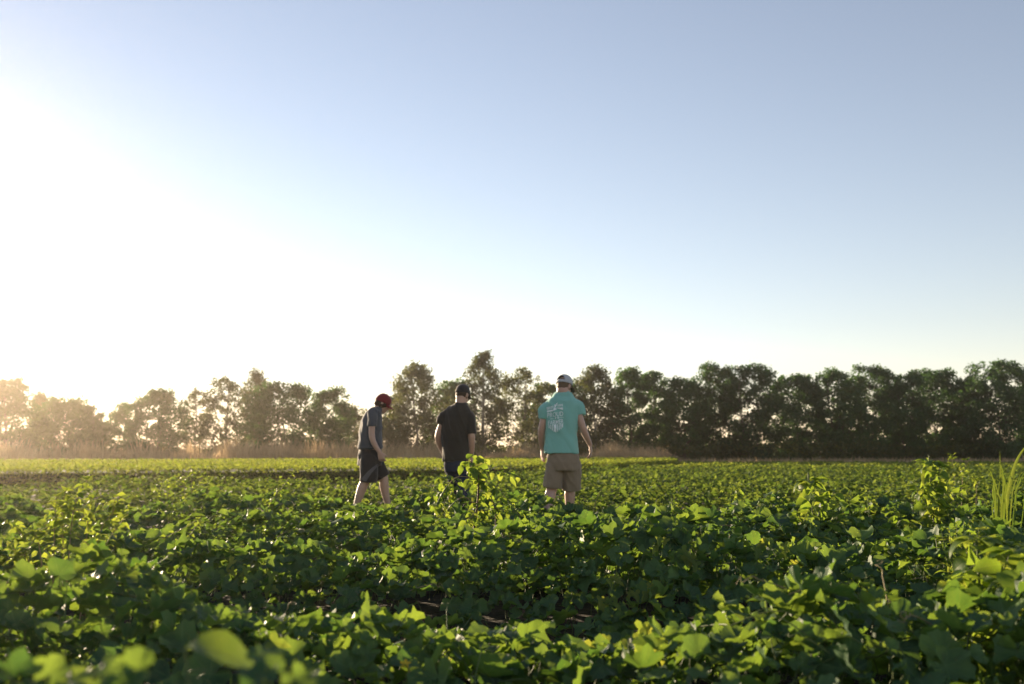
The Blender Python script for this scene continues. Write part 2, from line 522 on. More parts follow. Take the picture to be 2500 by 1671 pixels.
TREES = [
    (-95, 905, 170, 90, 'elm', 'leafy tree cut off by the left edge of the picture'),
    (12, 922, 150, 86, 'elm', 'sunlit hazy tree nearest the left edge of the picture'),
    (92, 958, 55, 94, 'poplar', 'slim tree whose single round tuft pokes up left of the low hazy thicket'),
    (150, 972, 170, 88, 'elm', 'wide low tree in the warm haze, third thick crown from the left edge'),
    (222, 990, 90, 87, 'bush', 'short tree at the left side of the bright sky gap in the haze'),
    (300, 986, 110, 90, 'bush', 'short tree at the right side of the bright sky gap on the left'),
    (382, 950, 150, 87, 'elm', 'round topped tree standing left of the deep narrow sky gap'),
    (478, 948, 80, 89, 'airy', 'thin airy tree just right of the deep narrow sky gap'),
    (548, 919, 95, 88, 'airy', 'airy tree with a ragged spire left of the tallest left hand spire'),
    (620, 901, 74, 91, 'poplar', 'tallest slim spire among the trees left of the boy in red cap'),
    (690, 936, 200, 87, 'elm', 'broad dense dark dome between the slim spire and the boy in red cap'),
    (806, 947, 105, 88, 'elm', 'pointed tree left of the boy in the red cap'),
    (862, 990, 85, 92, 'airy', 'sparse low tree at the back of the boy in red cap'),
    (945, 968, 90, 89, 'elm', 'low tree right behind the red cap'),
    (1016, 887, 150, 86, 'poplar', 'tall pale feathery tree between red cap and black cap'),
    (1105, 926, 125, 89, 'elm', 'rounded tree right behind the black cap'),
    (1182, 854, 112, 87, 'poplar', 'tallest tree of the whole line, rising right of the black cap'),
    (1276, 898, 140, 88, 'airy', 'open see-through tree left of the man in the teal shirt'),
    (1338, 934, 100, 90, 'elm', 'dark tree directly left of the grey cap'),
    (1402, 926, 95, 91, 'elm', 'tree hidden in part by the grey cap and teal shoulders'),
    (1457, 893, 135, 87, 'poplar', 'pale crowned tree immediately right of the man in teal'),
    (1538, 896, 95, 88, 'elm', 'narrow pointed tree, left of the two above the dry brush'),
    (1598, 905, 95, 89, 'elm', 'narrow rounded tree, right of the two above the dry brush'),
    (1672, 922, 125, 87, 'elm', 'lower domed tree filling the dip right of the dry brush'),
    (1748, 885, 125, 88, 'elm', 'tall tree forming the left half of the high double crown'),
    (1845, 888, 140, 86, 'elm', 'tall tree forming the right half of the high double crown'),
    (1952, 913, 150, 88, 'elm', 'tree with pale trunk fork right of the bright sky chinks'),
    (2050, 901, 125, 87, 'elm', 'dense tree behind the middle pigweed on the right'),
    (2135, 892, 140, 88, 'elm', 'dense peaked tree above the gap between the two right hand pigweeds'),
    (2220, 907, 125, 87, 'elm', 'flat topped dark tree above the tall pigweed'),
    (2295, 900, 135, 89, 'elm', 'dark tree just right of the tall pigweed spike'),
    (2370, 916, 110, 87, 'elm', 'low crowned dark tree left of the high corner tree'),
    (2450, 879, 160, 85, 'elm', 'high spiky crowned tree at the right edge of the picture'),
    (2580, 895, 170, 88, 'elm', 'tree running out past the right edge of the picture'),
]
for i, (px, top, w, d, st, lab) in enumerate(TREES):
    right = px > 1480
    make_tree(px, top, w * (1.16 if right else 1.0 if px < 500 else 1.12), d, st, lab, 100 + i, dens=1.3 if right else 1.05)

# underbrush below the trees, one mass
r = np.random.default_rng(5)
k = 46000
x = r.uniform(-62, 62, k)
yy = r.uniform(83, 95, k)
hump = np.array([0.75 + 1.15 * (0.5 + 0.5 * noise.noise(Vector((a * 0.22, b * 0.25, 3.1)))) ** 1.2 for a, b in zip(x, yy)])
hump *= np.where(x > 8, 1.25, 0.95)
P = np.stack([x, yy, hump * r.uniform(0, 1, k) ** 0.6], 1)
V, F, U, rn = quad_cloud(P, r.uniform(0.16, 0.30, k), r, up=0.4)
tag(link('underbrush', mesh_np('underbrush', V, F, U, rn, False), MAT['brush']), 'tangled green underbrush at the foot of the tree line', 'underbrush', kind='stuff')


# ------------------------------------------------------------------ grasses
def blade_cloud(P, h, lean, wid, r, bend=0.35):
    """thin bent blades rooted at P"""
    k = len(P)
    a = r.uniform(0, 2 * math.pi, k)
    d = np.stack([np.cos(a), np.sin(a), np.zeros(k)], 1)
    s = np.stack([-np.sin(a + 0.7), np.cos(a + 0.7), np.zeros(k)], 1) * wid[:, None] * 0.5
    m = P + np.array([0, 0, 1.0]) * (h * 0.55)[:, None] + d * (lean * h * bend * 0.4)[:, None]
    tp = P + np.array([0, 0, 1.0]) * h[:, None] + d * (lean * h)[:, None]
    V = np.stack([P - s, P + s, m + s * 0.8, m - s * 0.8, tp], 1).reshape(-1, 3)
    o = (np.arange(k) * 5)[:, None]
    F = np.concatenate([o + np.array([[0, 1, 2]]), o + np.array([[0, 2, 3]]), o + np.array([[3, 2, 4]])])
    return V, F, np.zeros((len(V), 2)), np.repeat(r.uniform(0, 1, k), 5)


# dry grass strip in front of the trees
k = 30000
px = r.uniform(-250, 1480, k) + np.abs(r.normal(0, 110, k)); d = r.uniform(67, 84, k)
P = np.stack([(px - 1250) / FPX * d, d, np.zeros(k)], 1)
pat = np.array([noise.noise(Vector((a * 0.16, b * 0.2, 7.7))) + 0.8 * noise.noise(Vector((a * 0.55, b * 0.3, 2.2))) for a, b in P[:, :2]])
h = (0.18 + 1.45 * np.clip(pat * 1.7 + 0.18, 0, 1)) * r.uniform(0.5, 1.2, k) * np.clip((1800 - px) / 300, 0.35, 1)
tag(link('dry_grass', join_np('dry_grass', [blade_cloud(P, h, r.uniform(0.05, 0.45, k), r.uniform(0.03, 0.07, k), r)]), MAT['dry']),
    'long strip of tan dry grass before the trees on the left', 'grass', kind='stuff')
# low tan margin at the right
k = 6000
px = r.uniform(1560, 2700, k); d = r.uniform(68, 84, k)
P = np.stack([(px - 1250) / FPX * d, d, np.zeros(k)], 1)
h = r.uniform(0.12, 0.6, k) * r.uniform(0.4, 1, k)
tag(link('mown_margin_grass', join_np('mown_margin_grass', [blade_cloud(P, h, r.uniform(0.1, 0.6, k), r.uniform(0.04, 0.08, k), r)]), MAT['dry']),
    'short straw coloured grass margin under the right hand trees', 'grass', kind='stuff')


def dry_brush(pxa, pxb, d0, d1, hmax, k, label, seed):
    r = np.random.default_rng(seed)
    px = r.uniform(pxa, pxb, k); d = r.uniform(d0, d1, k)
    P = np.stack([(px - 1250) / FPX * d, d, np.zeros(k)], 1)
    u = (px - pxa) / (pxb - pxa)
    h = hmax * (0.15 + 0.85 * np.sin(np.pi * np.clip(u, 0.02, 0.98)) ** 0.6) * r.uniform(0.55, 1.1, k)
    h *= np.clip(0.85 + 1.0 * np.array([noise.noise(Vector((a * 0.45, b * 0.35, 1.7 + seed))) for a, b in P[:, :2]]), 0.25, 1.4)
    o = thing('dry_brush', (float(P[:, 0].mean()), (d0 + d1) / 2, 0), label, 'dry brush', 'patches of dry brush at the field edge')
    V, F, U, rn = blade_cloud(P, h, r.uniform(0.05, 0.5, k), r.uniform(0.03, 0.06, k), r)
    tag(link('stalks', mesh_np('stalks', V, F, U, rn), MAT['dry'], o), kind='stuff')
    kk = k
    pick = r.integers(0, k, kk)
    Q = P[pick] + np.stack([r.normal(0, 0.15, kk), r.normal(0, 0.15, kk), h[pick] * r.uniform(0.45, 1.05, kk)], 1)
    V, F, U, rn = quad_cloud(Q, r.uniform(0.06, 0.14, kk), r)
    tag(link('seed_heads', mesh_np('seed_heads', V, F, U, rn, False), MAT['dry'], o), kind='stuff')


dry_brush(1400, 1655, 66, 74, 1.25, 5000, 'big mound of pinkish tan dry brush right of the man in teal', 31)
dry_brush(1180, 1310, 67, 73, 0.95, 2200, 'small mound of pinkish dry brush between the black and teal shirts', 32)
dry_brush(560, 780, 68, 74, 0.95, 3200, 'low mound of dry brush left of the boy in red cap', 33)
dry_brush(255, 350, 68, 74, 0.95, 1600, 'low mound of dry brush under the left sky gap', 34)


# ------------------------------------------------------------------ raised green crop bed at the left
def in_poly(px, py, poly):
    inside = np.zeros(len(px), bool)
    n = len(poly)
    for i in range(n):
        x1, y1 = poly[i]; x2, y2 = poly[(i + 1) % n]
        c = ((y1 > py) != (y2 > py)) & (px < (x2 - x1) * (py - y1) / (y2 - y1 + 1e-9) + x1)
        inside ^= c
    return inside


BED = [(-30, 24), (-14.5, 26.5), (-8, 28.5), (-2, 32), (4, 41), (9.2, 57), (10.8, 66), (5, 64), (-8, 58), (-24, 52), (-46, 48)]
BH = 0.46
bm = bmesh.new()
vb = [bm.verts.new((x, y, 0.0)) for x, y in BED]
vt = [bm.verts.new((x * 0.985 + 0.0, y + (0.15 if y < 45 else -0.15), BH - 0.10)) for x, y in BED]
bm.faces.new(vt)
for i in range(len(BED)):
    j = (i + 1) % len(BED)
    bm.faces.new((vb[i], vb[j], vt[j], vt[i]))
me = bpy.data.meshes.new('bed_core'); bm.to_mesh(me); bm.free()
bed = thing('crop_bed', (-5, 42, 0), 'raised bright green crop bed with a shaded near side, left middle distance', 'crop bed')
link('packed_stems', me, plain_mat('packed_stems', (0.03, 0.045, 0.018), (0.05, 0.07, 0.024), rough=0.9, scale=3), bed)
k = 120000
x = r.uniform(-36, 11.5, k); y = 24 + 42 * r.uniform(0, 1, k)
ok = in_poly(x, y, BED) & (np.abs(x) < 0.60 * y + 3)
x, y = x[ok], y[ok]; k = len(x)
z = BH + r.normal(0, 0.035, k)
P1 = np.stack([x, y, z], 1)
# leaves down the near side
E = []
for i in range(0, 6):
    (x1, y1), (x2, y2) = BED[i], BED[i + 1]
    m = int(260 * math.hypot(x2 - x1, y2 - y1))
    t_ = r.uniform(0, 1, m)
    E.append(np.stack([x1 + (x2 - x1) * t_ + r.normal(0, 0.06, m), y1 + (y2 - y1) * t_ - 0.04 + r.normal(0, 0.06, m), r.uniform(0.03, BH, m)], 1))
P = np.concatenate([P1] + E)
V, F, U, rn = quad_cloud(P, r.uniform(0.07, 0.13, len(P)), r, up=0.8)
tag(link('leaves', mesh_np('bed_leaves', V, F, U, rn, False), MAT['crop'], bed), kind='stuff')


# ------------------------------------------------------------------ melon field
def canopy(x, y):
    """height of the melon canopy: rows 2.5 m apart, running slightly diagonal"""
    v = y + 0.13 * x
    bump = 0.30 * np.exp(-((x + 0.95) / 0.55) ** 2 - ((y - 2.25) / 0.45) ** 2) + 0.22 * np.exp(-((x + 0.25) / 0.3) ** 2 - ((y - 2.3) / 0.35) ** 2) + 0.12 * np.exp(-((x - 0.95) / 0.5) ** 2 - ((y - 2.3) / 0.4) ** 2)
    s = 0.5 + 0.5 * np.cos((v - 5.9) / 2.5 * 2 * math.pi)
    amp = np.clip(1.15 - y / 90.0, 0.5, 1.0)
    wob = 0.05 * np.sin(2.1 * x + 1.3 * y) + 0.04 * np.sin(4.7 * x - 2.9 * y + 1.0) + 0.03 * np.sin(9.1 * x + 7.3 * y)
    mound = 1.0 + 0.16 * np.sin(0.9 * x + 0.7 * np.floor((v - 4.65) / 2.5) * 2.1) + 0.10 * np.sin(2.3 * x + 1.1 * np.floor((v - 4.65) / 2.5))
    return 0.05 + bump + np.where(y < 6.5, 0.39, 0.39 - np.clip((y - 6.5) / 2.0, 0, 1) * 0.065) * amp * mound * s ** 1.15 + wob * (0.25 + 0.75 * s)


def leaf_frames(x, y, r, tilt=0.45):
    e = 0.08
    gx = (canopy(x + e, y) - canopy(x - e, y)) / (2 * e)
    gy = (canopy(x, y + e) - canopy(x, y - e)) / (2 * e)
    k = len(x)
    n = np.stack([-gx * 0.6 + r.normal(0, tilt, k), -gy * 0.6 + r.normal(0, tilt, k), np.ones(k)], 1)
    a = r.uniform(0, 2 * math.pi, k)
    return frames(n, np.stack([np.cos(a), np.sin(a), 0.0 * a], 1))


ML0 = [melon_leaf(s, 31, (0.42, 0.78, 1.0)) for s in range(12)]
ML0b = [melon_leaf(140 + s, 18, (0.62, 1.0)) for s in range(12)]
ML1 = [melon_leaf(40 + s, 11, (0.6, 1.0)) for s in range(8)]
ML2 = [melon_leaf(80 + s, 11, (1.0,)) for s in range(6)]
ML0_mesh = [mesh_np('leaf', V, F, U, np.full(len(V), rng.uniform(0, 1))) for V, F, U in ML0 + ML0]
for m_ in ML0_mesh: m_.materials.append(MAT['melon'])

ROW_LABELS = [
    'melon row nearest the camera, its leaves filling the lowest edge of the picture',
    'second melon row from the camera, dark shaded leaves below the sunlit crest',
    'third melon row, its sunlit crest running across under the staked weed',
    'fourth melon row, passing behind the base of the staked weed',
    'fifth melon row, at the feet of the three walkers',
]
r = np.random.default_rng(21)
NEAR = 12.0
dens = 285
ymin, ymax = 0.75, NEAR
k = int(dens * (ymax - ymin) * 16)
x = r.uniform(-8, 8, k); y = r.uniform(ymin, ymax, k)
ok = np.abs(x) < 0.56 * y + 0.9
x, y = x[ok], y[ok]; k = len(x)
hc = canopy(x, y)
lay = r.uniform(0, 1, k)
z = np.where(lay < 0.70, hc * r.normal(1.0, 0.075, k), hc * r.uniform(0.35, 0.95, k))
keep = (r.uniform(0, 1, k) < np.clip(0.85 + hc, 0, 1)) & ~((y < 2.0) & (z > 0.36))
x, y, z, lay, hc = x[keep], y[keep], z[keep], lay[keep], hc[keep]; k = len(x)
size = (0.026 + 0.066 * r.uniform(0, 1, k) ** 1.35) * np.where(r.uniform(0, 1, k) < 0.15, 0.6, 1.0)
size *= np.where(x + 0.3 * y > 1.6, 1.12, 1.0)
M = leaf_frames(x, y, r, 0.46)
row = np.clip(np.floor((y + 0.13 * x - 5.9) / 2.5 + 0.5).astype(int) + 2, 0, 4)
rnd = np.clip(r.normal(0.30, 0.22, k) + np.where(size < 0.045, 0.25, 0.0), 0, 1)
depth_s = size / y
score = size / y * np.where(z > 0.9 * hc, 1.0, 0.35) * np.where(np.abs(x) < 0.53 * y, 1, 0.2)
rows = []
for q in range(5):
    yc = 5.9 + (q - 2) * 2.5
    row_o = thing('melon_row', (0, yc, 0), ROW_LABELS[q], 'melon row', 'melon rows near the camera')
    rows.append(row_o)
    idx = np.where(row == q)[0]
    best = idx[np.argsort(-score[idx])][:260]
    rest = np.setdiff1d(idx, best)
    inv = Matrix.Translation(-Vector((0, yc, 0)))
    for i in best:
        o = bpy.data.objects.new('leaf', ML0_mesh[int(r.integers(0, len(ML0_mesh)))])
        col.objects.link(o)
        o.parent = row_o
        o.matrix_parent_inverse = inv
        m4 = Matrix(M[i].tolist()).to_4x4() @ Matrix.Scale(float(size[i]), 4)
        m4.translation = (x[i], y[i], z[i])
        o.matrix_basis = m4
    parts = []
    bases = ML0b if q < 3 else ML1
    vi = r.integers(0, len(bases), len(rest))
    for b_ in range(len(bases)):
        s_ = rest[vi == b_]
        if len(s_):
            parts.append(scatter('l', bases[b_], M[s_] * size[s_, None, None], np.stack([x[s_], y[s_], z[s_]], 1), rnd[s_]))
    tag(link('leaves', join_np('leaves', parts), MAT['melon'], row_o), kind='stuff')
    # leaf stalks and runners
    paths = []
    for i in idx[:: 4 if q < 3 else 6]:
        p0 = np.array([x[i], y[i], z[i]])
        foot = p0 + np.array([r.normal(0, 0.06), r.normal(0, 0.06), -min(z[i] * 0.9, r.uniform(0.10, 0.22))])
        paths.append((bez(foot, (p0 + foot) / 2 + r.normal(0, 0.025, 3), p0, 4), np.linspace(0.0025, 0.0016, 4)))
    for j in range(26):
        xs = r.uniform(-0.56 * yc - 1, 0.56 * yc + 1); ys = yc - 0.13 * xs + r.normal(0, 0.35)
        pts = [np.array([xs, ys, 0.0])]
        a = r.uniform(0, 6.3)
        for s in range(5):
            a += r.normal(0, 0.5)
            pts.append(pts[-1] + np.array([math.cos(a), math.sin(a), 0]) * 0.16)
        pts = np.array(pts); pts[:, 2] = canopy(pts[:, 0], pts[:, 1]) * r.uniform(0.75, 1.0) + r.normal(0, 0.02, 6)
        pp = smoothpath(pts, 4)
        paths.append((pp, np.linspace(0.0036, 0.0016, len(pp))))
    V, F, U, rn = tubes(paths, 4)
    tag(link('stalks', mesh_np('stalks', V, F, U, rn), MAT['stem'], row_o), kind='stuff')


def tendril(p, length, seed, parent, up=True):
    r = np.random.default_rng(seed)
    a = r.uniform(0, 6.3)
    d = np.array([math.cos(a), math.sin(a) * 0.5, r.uniform(0.2, 1.1) if up else r.uniform(-0.6, 0.2)])
    d /= np.linalg.norm(d)
    s = np.cross(d, (0, 0.2, 1)); s /= np.linalg.norm(s)
    u = np.cross(s, d)
    t = np.linspace(0, 1, 26)
    curl = np.clip((t - 0.5) / 0.5, 0, 1)
    ang = curl * r.uniform(6, 16)
    rad = 0.07 * length * np.sin(np.pi * np.clip(curl, 0, 1) * 0.85)
    P = p + d[None] * (length * (t - 0.25 * curl ** 2))[:, None] + s[None] * (rad * np.cos(ang))[:, None] + u[None] * (rad * np.sin(ang) - 0.25 * length * t ** 2)[:, None]
    V, F, U, rn = tubes([(P, np.linspace(0.0026, 0.0011, 26))], 4)
    link('tendril', mesh_np('tendril', V, F, U, rn), MAT['tan_stem'] if seed % 3 == 0 else MAT['stem'], parent)


r = np.random.default_rng(77)
for q in range(5):
    for j in range(26 if q in (1, 2) else 12):
        yc = 5.9 + (q - 2) * 2.5
        xs = r.uniform(-0.52 * yc, 0.52 * yc); ys = yc - 0.13 * xs + r.normal(-0.1, 0.4)
        if ys < 2.2: continue
        tendril(np.array([xs, ys, float(canopy(xs, ys)) + 0.01]), r.uniform(0.10, 0.26), 1000 + 50 * q + j, rows[q])


def flower(p, size, seed, parent):
    r = np.random.default_rng(seed)
    V, F, U = [], [], []
    tilt = Matrix.Rotation(r.uniform(-0.9, 0.9), 3, 'X') @ Matrix.Rotation(r.uniform(-0.9, 0.9), 3, 'Y')
    for i in range(5):
        a = i * 2 * math.pi / 5
        rot = tilt @ Matrix.Rotation(a, 3, 'Z')
        pts = [(0, 0, 0), (-0.28, 0.45, 0.25), (0.28, 0.45, 0.25), (0, 0.5, 0.20), (-0.2, 0.9, 0.28), (0.2, 0.9, 0.28), (0, 1.0, 0.18)]
        o = len(V)
        V += [tuple(p + np.array(rot @ Vector(q)) * size) for q in pts]
        U += [(0, 0)] * 7
        F += [(o, o + 2, o + 3), (o, o + 3, o + 1), (o + 1, o + 3, o + 4), (o + 3, o + 2, o + 5), (o + 4, o + 3, o + 6), (o + 3, o + 5, o + 6)]
    link('flower', mesh_np('flower', np.array(V), np.array(F), np.array(U, float), np.full(len(V), r.uniform())), MAT['petal'], parent)


for i, (px, py, d) in enumerate([(1178, 1582, 2.9), (1174, 1423, 4.4), (1084, 1398, 4.9), (878, 1596, 2.9), (990, 1600, 3.1), (1502, 1410, 4.6), (1240, 1296, 6.6), (1200, 1632, 2.6), (1150, 1338, 5.9),
                                 (2005, 1388, 4.6), (1710, 1620, 2.6), (1725, 1655, 2.5), (1560, 1235, 9.5), (520, 1560, 3.0)]):
    p = np.array(at(px, py, d))
    p[2] = float(canopy(p[0], p[1])) + 0.035
    q = int(np.clip(math.floor((p[1] + 0.13 * p[0] - 5.9) / 2.5 + 0.5) + 2, 0, 4))
    flower(p, 0.014 + 0.003 * (i % 3), i, rows[q])

# middle and far melon rows: one mass
r = np.random.default_rng(22)
parts = []
for y0, y1, dn, ss in ((NEAR, 17, 150, 0.90), (17, 27, 170, 0.85), (27, 46, 110, 1.0)):
    w = 0.6 * y1 + 2
    k = int(dn * (y1 - y0) * 2 * w)
    x = r.uniform(-w, w, k); y = r.uniform(y0, y1, k)
    ok = (np.abs(x) < 0.57 * y + 1.5) & ~in_poly(x, y, [(a, b - 0.6 if b < 45 else b) for a, b in BED]) & ((y < 23 + 0.12 * x) | (x > -1 + (y - 26) * 0.26))
    x, y = x[ok], y[ok]; k = len(x)
    hc = canopy(x, y)
    kp = r.uniform(0, 1, k) < np.clip(0.10 + hc * 3.0, 0, 1)
    x, y, hc = x[kp], y[kp], hc[kp]; k = len(x)
    z = hc * np.where(r.uniform(0, 1, k) < 0.7, r.normal(1.0, 0.12, k), r.uniform(0.3, 0.9, k))
    size = r.uniform(0.038, 0.078, k) * ss
    M = leaf_frames(x, y, r, 0.55)
    bases = ML2 if y0 == NEAR else [QUAD2]
    vi = r.integers(0, len(bases), k)
    for b_ in range(len(bases)):
        s_ = vi == b_
        parts.append(scatter('l', bases[b_], M[s_] * size[s_, None, None], np.stack([x[s_], y[s_], z[s_]], 1), r.uniform(0, 1, s_.sum())))
tag(link('melon_foliage', join_np('melon_foliage', parts), MAT['melon_far']), 'melon foliage merging into one green mass behind the three walkers', 'melon foliage', kind='stuff')

# low crop cover running back to the tree line at the right
k = 210000
y = 40 + 44 * r.uniform(0, 1, k) ** 1.0
x = r.uniform(-6, 50, k)
ok = (np.abs(x) < 0.56 * y + 2) & ~in_poly(x, y, BED) & (x > -1 + (y - 26) * 0.26)
x, y = x[ok], y[ok]; k = len(x)
P = np.stack([x, y, np.maximum(0.04, canopy(x, y * 0.62) * r.uniform(0.5, 1.05, k) * np.clip(1.25 - y / 110, 0.4, 1))], 1)
V, F, U, rn = quad_cloud(P, r.uniform(0.10, 0.20, k), r, up=0.9)
tag(link('low_crop_cover', mesh_np('low_crop_cover', V, F, U, rn, False), MAT['crop']), 'low green crop rows reaching back to the trees at the right', 'crop rows', kind='stuff')

# ------------------------------------------------------------------ weeds
def leaf_meshes(bases, mat, n=2, lo=0.0, hi=1.0):
    out = []
    for j in range(n):
        for V, F, U in bases:
            me = mesh_np('leaf', V, F, U, np.full(len(V), rng.uniform(lo, hi)))
            me.materials.append(mat)
            out.append(me)
    return out


PIG = leaf_meshes([ovate_leaf(i, d, w) for i, (d, w) in enumerate([(0.25, 0.30), (0.5, 0.33), (0.75, 0.29), (0.95, 0.32), (0.6, 0.27), (0.4, 0.35)])], MAT['weed'])
SMALL = leaf_meshes([ovate_leaf(20 + i, d, w, 3) for i, (d, w) in enumerate([(0.2, 0.28), (0.5, 0.26), (0.8, 0.30), (0.35, 0.24)])], MAT['weed'], lo=0.5)
NARROW = leaf_meshes([ovate_leaf(40 + i, d, 0.10, 4) for i, d in enumerate([0.2, 0.5, 0.8])], MAT['weed'])
BIND = leaf_meshes([heart_leaf(60 + i) for i in range(5)], MAT['bindweed'])
BROAD = leaf_meshes([ovate_leaf(80 + i, d, 0.36, 7, fold=0.15) for i, d in enumerate([0.35, 0.6, 0.2])], MAT['weed'], lo=0.0, hi=0.25)


def put_leaf(parent, mesh, p, d, n, length, name='leaf'):
    M3 = frames(np.array([n], float), np.array([d], float))[0]
    o = bpy.data.objects.new(name, mesh)
    col.objects.link(o)
    o.parent = parent
    o.matrix_parent_inverse = parent_world(parent).inverted()
    m4 = Matrix(M3.tolist()).to_4x4() @ Matrix.Scale(float(length), 4)
    m4.translation = Vector(p)
    o.matrix_basis = m4
    return o


def add_stems(parent, paths, mat, name='stem', n=6):
    V, F, U, rn = tubes(paths, n)
    return link(name, mesh_np(name, V, F, U, rn), mat, parent)


def leaves_along(parent, path, meshes, count, len0, len1, r, t0=0.15, up=0.35, petiole=0.03, jitter=0.35, stalks=None, spread=None):
    m = len(path) - 1
    a = r.uniform(0, 6.3)
    for i in range(count):
        t = t0 + (1 - t0) * (i + r.uniform(0, 0.8)) / count
        t = min(t, 0.999)
        k = int(t * m); f = t * m - k
        p = path[k] * (1 - f) + path[k + 1] * f
        a += 2.4 + r.normal(0, jitter)
        d = np.array([math.cos(a), math.sin(a), up + r.normal(0, 0.25)])
        d /= np.linalg.norm(d)
        q = p + d * petiole * r.uniform(0.5, 1.2)
        n_ = np.array([r.normal(0, 0.55), r.normal(-0.25, 0.55), 0.75])
        put_leaf(parent, meshes[int(r.integers(0, len(meshes)))], q, d, n_, (len0 + (len1 - len0) * t) * r.uniform(0.75, 1.2))
        if stalks is not None:
            stalks.append((np.array([p, (p + q) / 2 + np.array([0, 0, 0.004]), q]), np.array([0.0018, 0.0014, 0.001])))


def pigweed(base, top, seed, label, leaf_len, nbranch=5, spread=0.22, nleaf=26, spike=True, group='pigweed plants rising above the melons'):
    r = np.random.default_rng(seed)
    base, top = np.array(base, float), np.array(top, float)
    base[2] = 0
    H = top[2]
    t = thing('pigweed', Vector(base), label, 'weed', group)
    main = smoothpath([base, base * 0.6 + top * 0.4 + r.normal(0, 0.012, 3), top], 8)
    paths = [(main, np.linspace(0.010, 0.0035, len(main)) * (H / 0.8) ** 0.5)]
    stalks = []
    leaves_along(t, main, PIG, int(nleaf * 2.1), leaf_len * 1.1, leaf_len * 0.85, r, t0=0.34, up=-0.35, petiole=0.045, stalks=stalks)
    # crowded drooping leaves at the tip
    for i in range(9):
        a = i * 2.4 + r.normal(0, 0.3)
        d = np.array([math.cos(a), math.sin(a), r.uniform(-0.1, 0.5)])
        put_leaf(t, PIG[int(r.integers(0, len(PIG)))], top + d * 0.012 - np.array([0, 0, r.uniform(0, 0.03)]), d, np.array([-d[0] * 0.2, -d[1] * 0.2, 1.0]), leaf_len * r.uniform(0.8, 1.25))
    for b in range(nbranch):
        f = 0.34 + 0.42 * b / max(1, nbranch - 1)
        p = main[int(f * (len(main) - 1))]
        a = b * 2.4 + r.uniform(0, 0.8)
        out = np.array([math.cos(a), math.sin(a), 0]) * spread * r.uniform(0.6, 1.1) * (1.25 - f)
        tip = p + out * 1.3 + np.array([0, 0, H * r.uniform(0.12, 0.28)])
        br = bez(p, p + out * 0.9 + np.array([0, 0, H * 0.05]), tip, 6)
        paths.append((br, np.linspace(0.004, 0.0016, 6)))
        leaves_along(t, br, PIG, 13, leaf_len * 0.95, leaf_len * 0.7, r, t0=0.25, up=-0.4, petiole=0.025, stalks=stalks)
        for i in range(4):
            a2 = r.uniform(0, 6.3)
            d = np.array([math.cos(a2), math.sin(a2), r.uniform(-0.3, 0.4)])
            put_leaf(t, PIG[int(r.integers(0, len(PIG)))], tip, d, np.array([0, 0, 1.0]) - 0.3 * d, leaf_len * r.uniform(0.6, 0.95))
    add_stems(t, paths + stalks, MAT['stem'])
    if spike:
        sp = np.array([top, top + np.array([0.002, 0, 0.035]), top + np.array([-0.004, 0.0, 0.062])])
        V, F, U, rn = tubes([(smoothpath(sp, 4), np.array([0.004, 0.0065, 0.0075, 0.0075, 0.007, 0.006, 0.005, 0.004, 0.002]))], 7)
        link('flower_spike', mesh_np('flower_spike', V, F, U, rn), MAT['stem'], t)
    return t


pigweed(at(1985, 1290, 8.0), at(1974, 1172, 8.0), 201, 'middle sized pigweed standing alone right of the man in teal', 0.125, 6, 0.26, 24)
pigweed(at(2272, 1275, 9.3), at(2268, 1126, 9.3), 202, 'tallest pigweed with an upright flower spike near the right edge', 0.14, 8, 0.34, 32)
pigweed(at(2405, 1560, 3.7), at(2385, 1318, 3.7), 203, 'big pigweed with large drooping leaves at the lower right edge', 0.115, 6, 0.24, 26, False)
pigweed(at(2475, 1600, 3.5), at(2480, 1345, 3.5), 204, 'shorter pigweed cut by the right edge beside the large leaved one', 0.105, 4, 0.18, 16, False)
pigweed(at(1092, 1290, 9.0), at(1085, 1163, 9.0), 205, 'leafy shoot with drooping leaves before the blue jeans', 0.10, 6, 0.24, 24, False)
pigweed(at(1640, 1262, 10.5), at(1640, 1205, 10.5), 206, 'small weed just above the leaves right of the tan shorts', 0.06, 2, 0.10, 10, False)
pigweed(at(2120, 1270, 10.0), at(2118, 1205, 10.0), 207, 'small weed in the leaves between the two right hand pigweeds', 0.07, 3, 0.12, 10, False)
pigweed(at(1800, 1255, 12.5), at(1796, 1188, 12.5), 208, 'small far weed left of the lone pigweed', 0.08, 3, 0.14, 10, False)


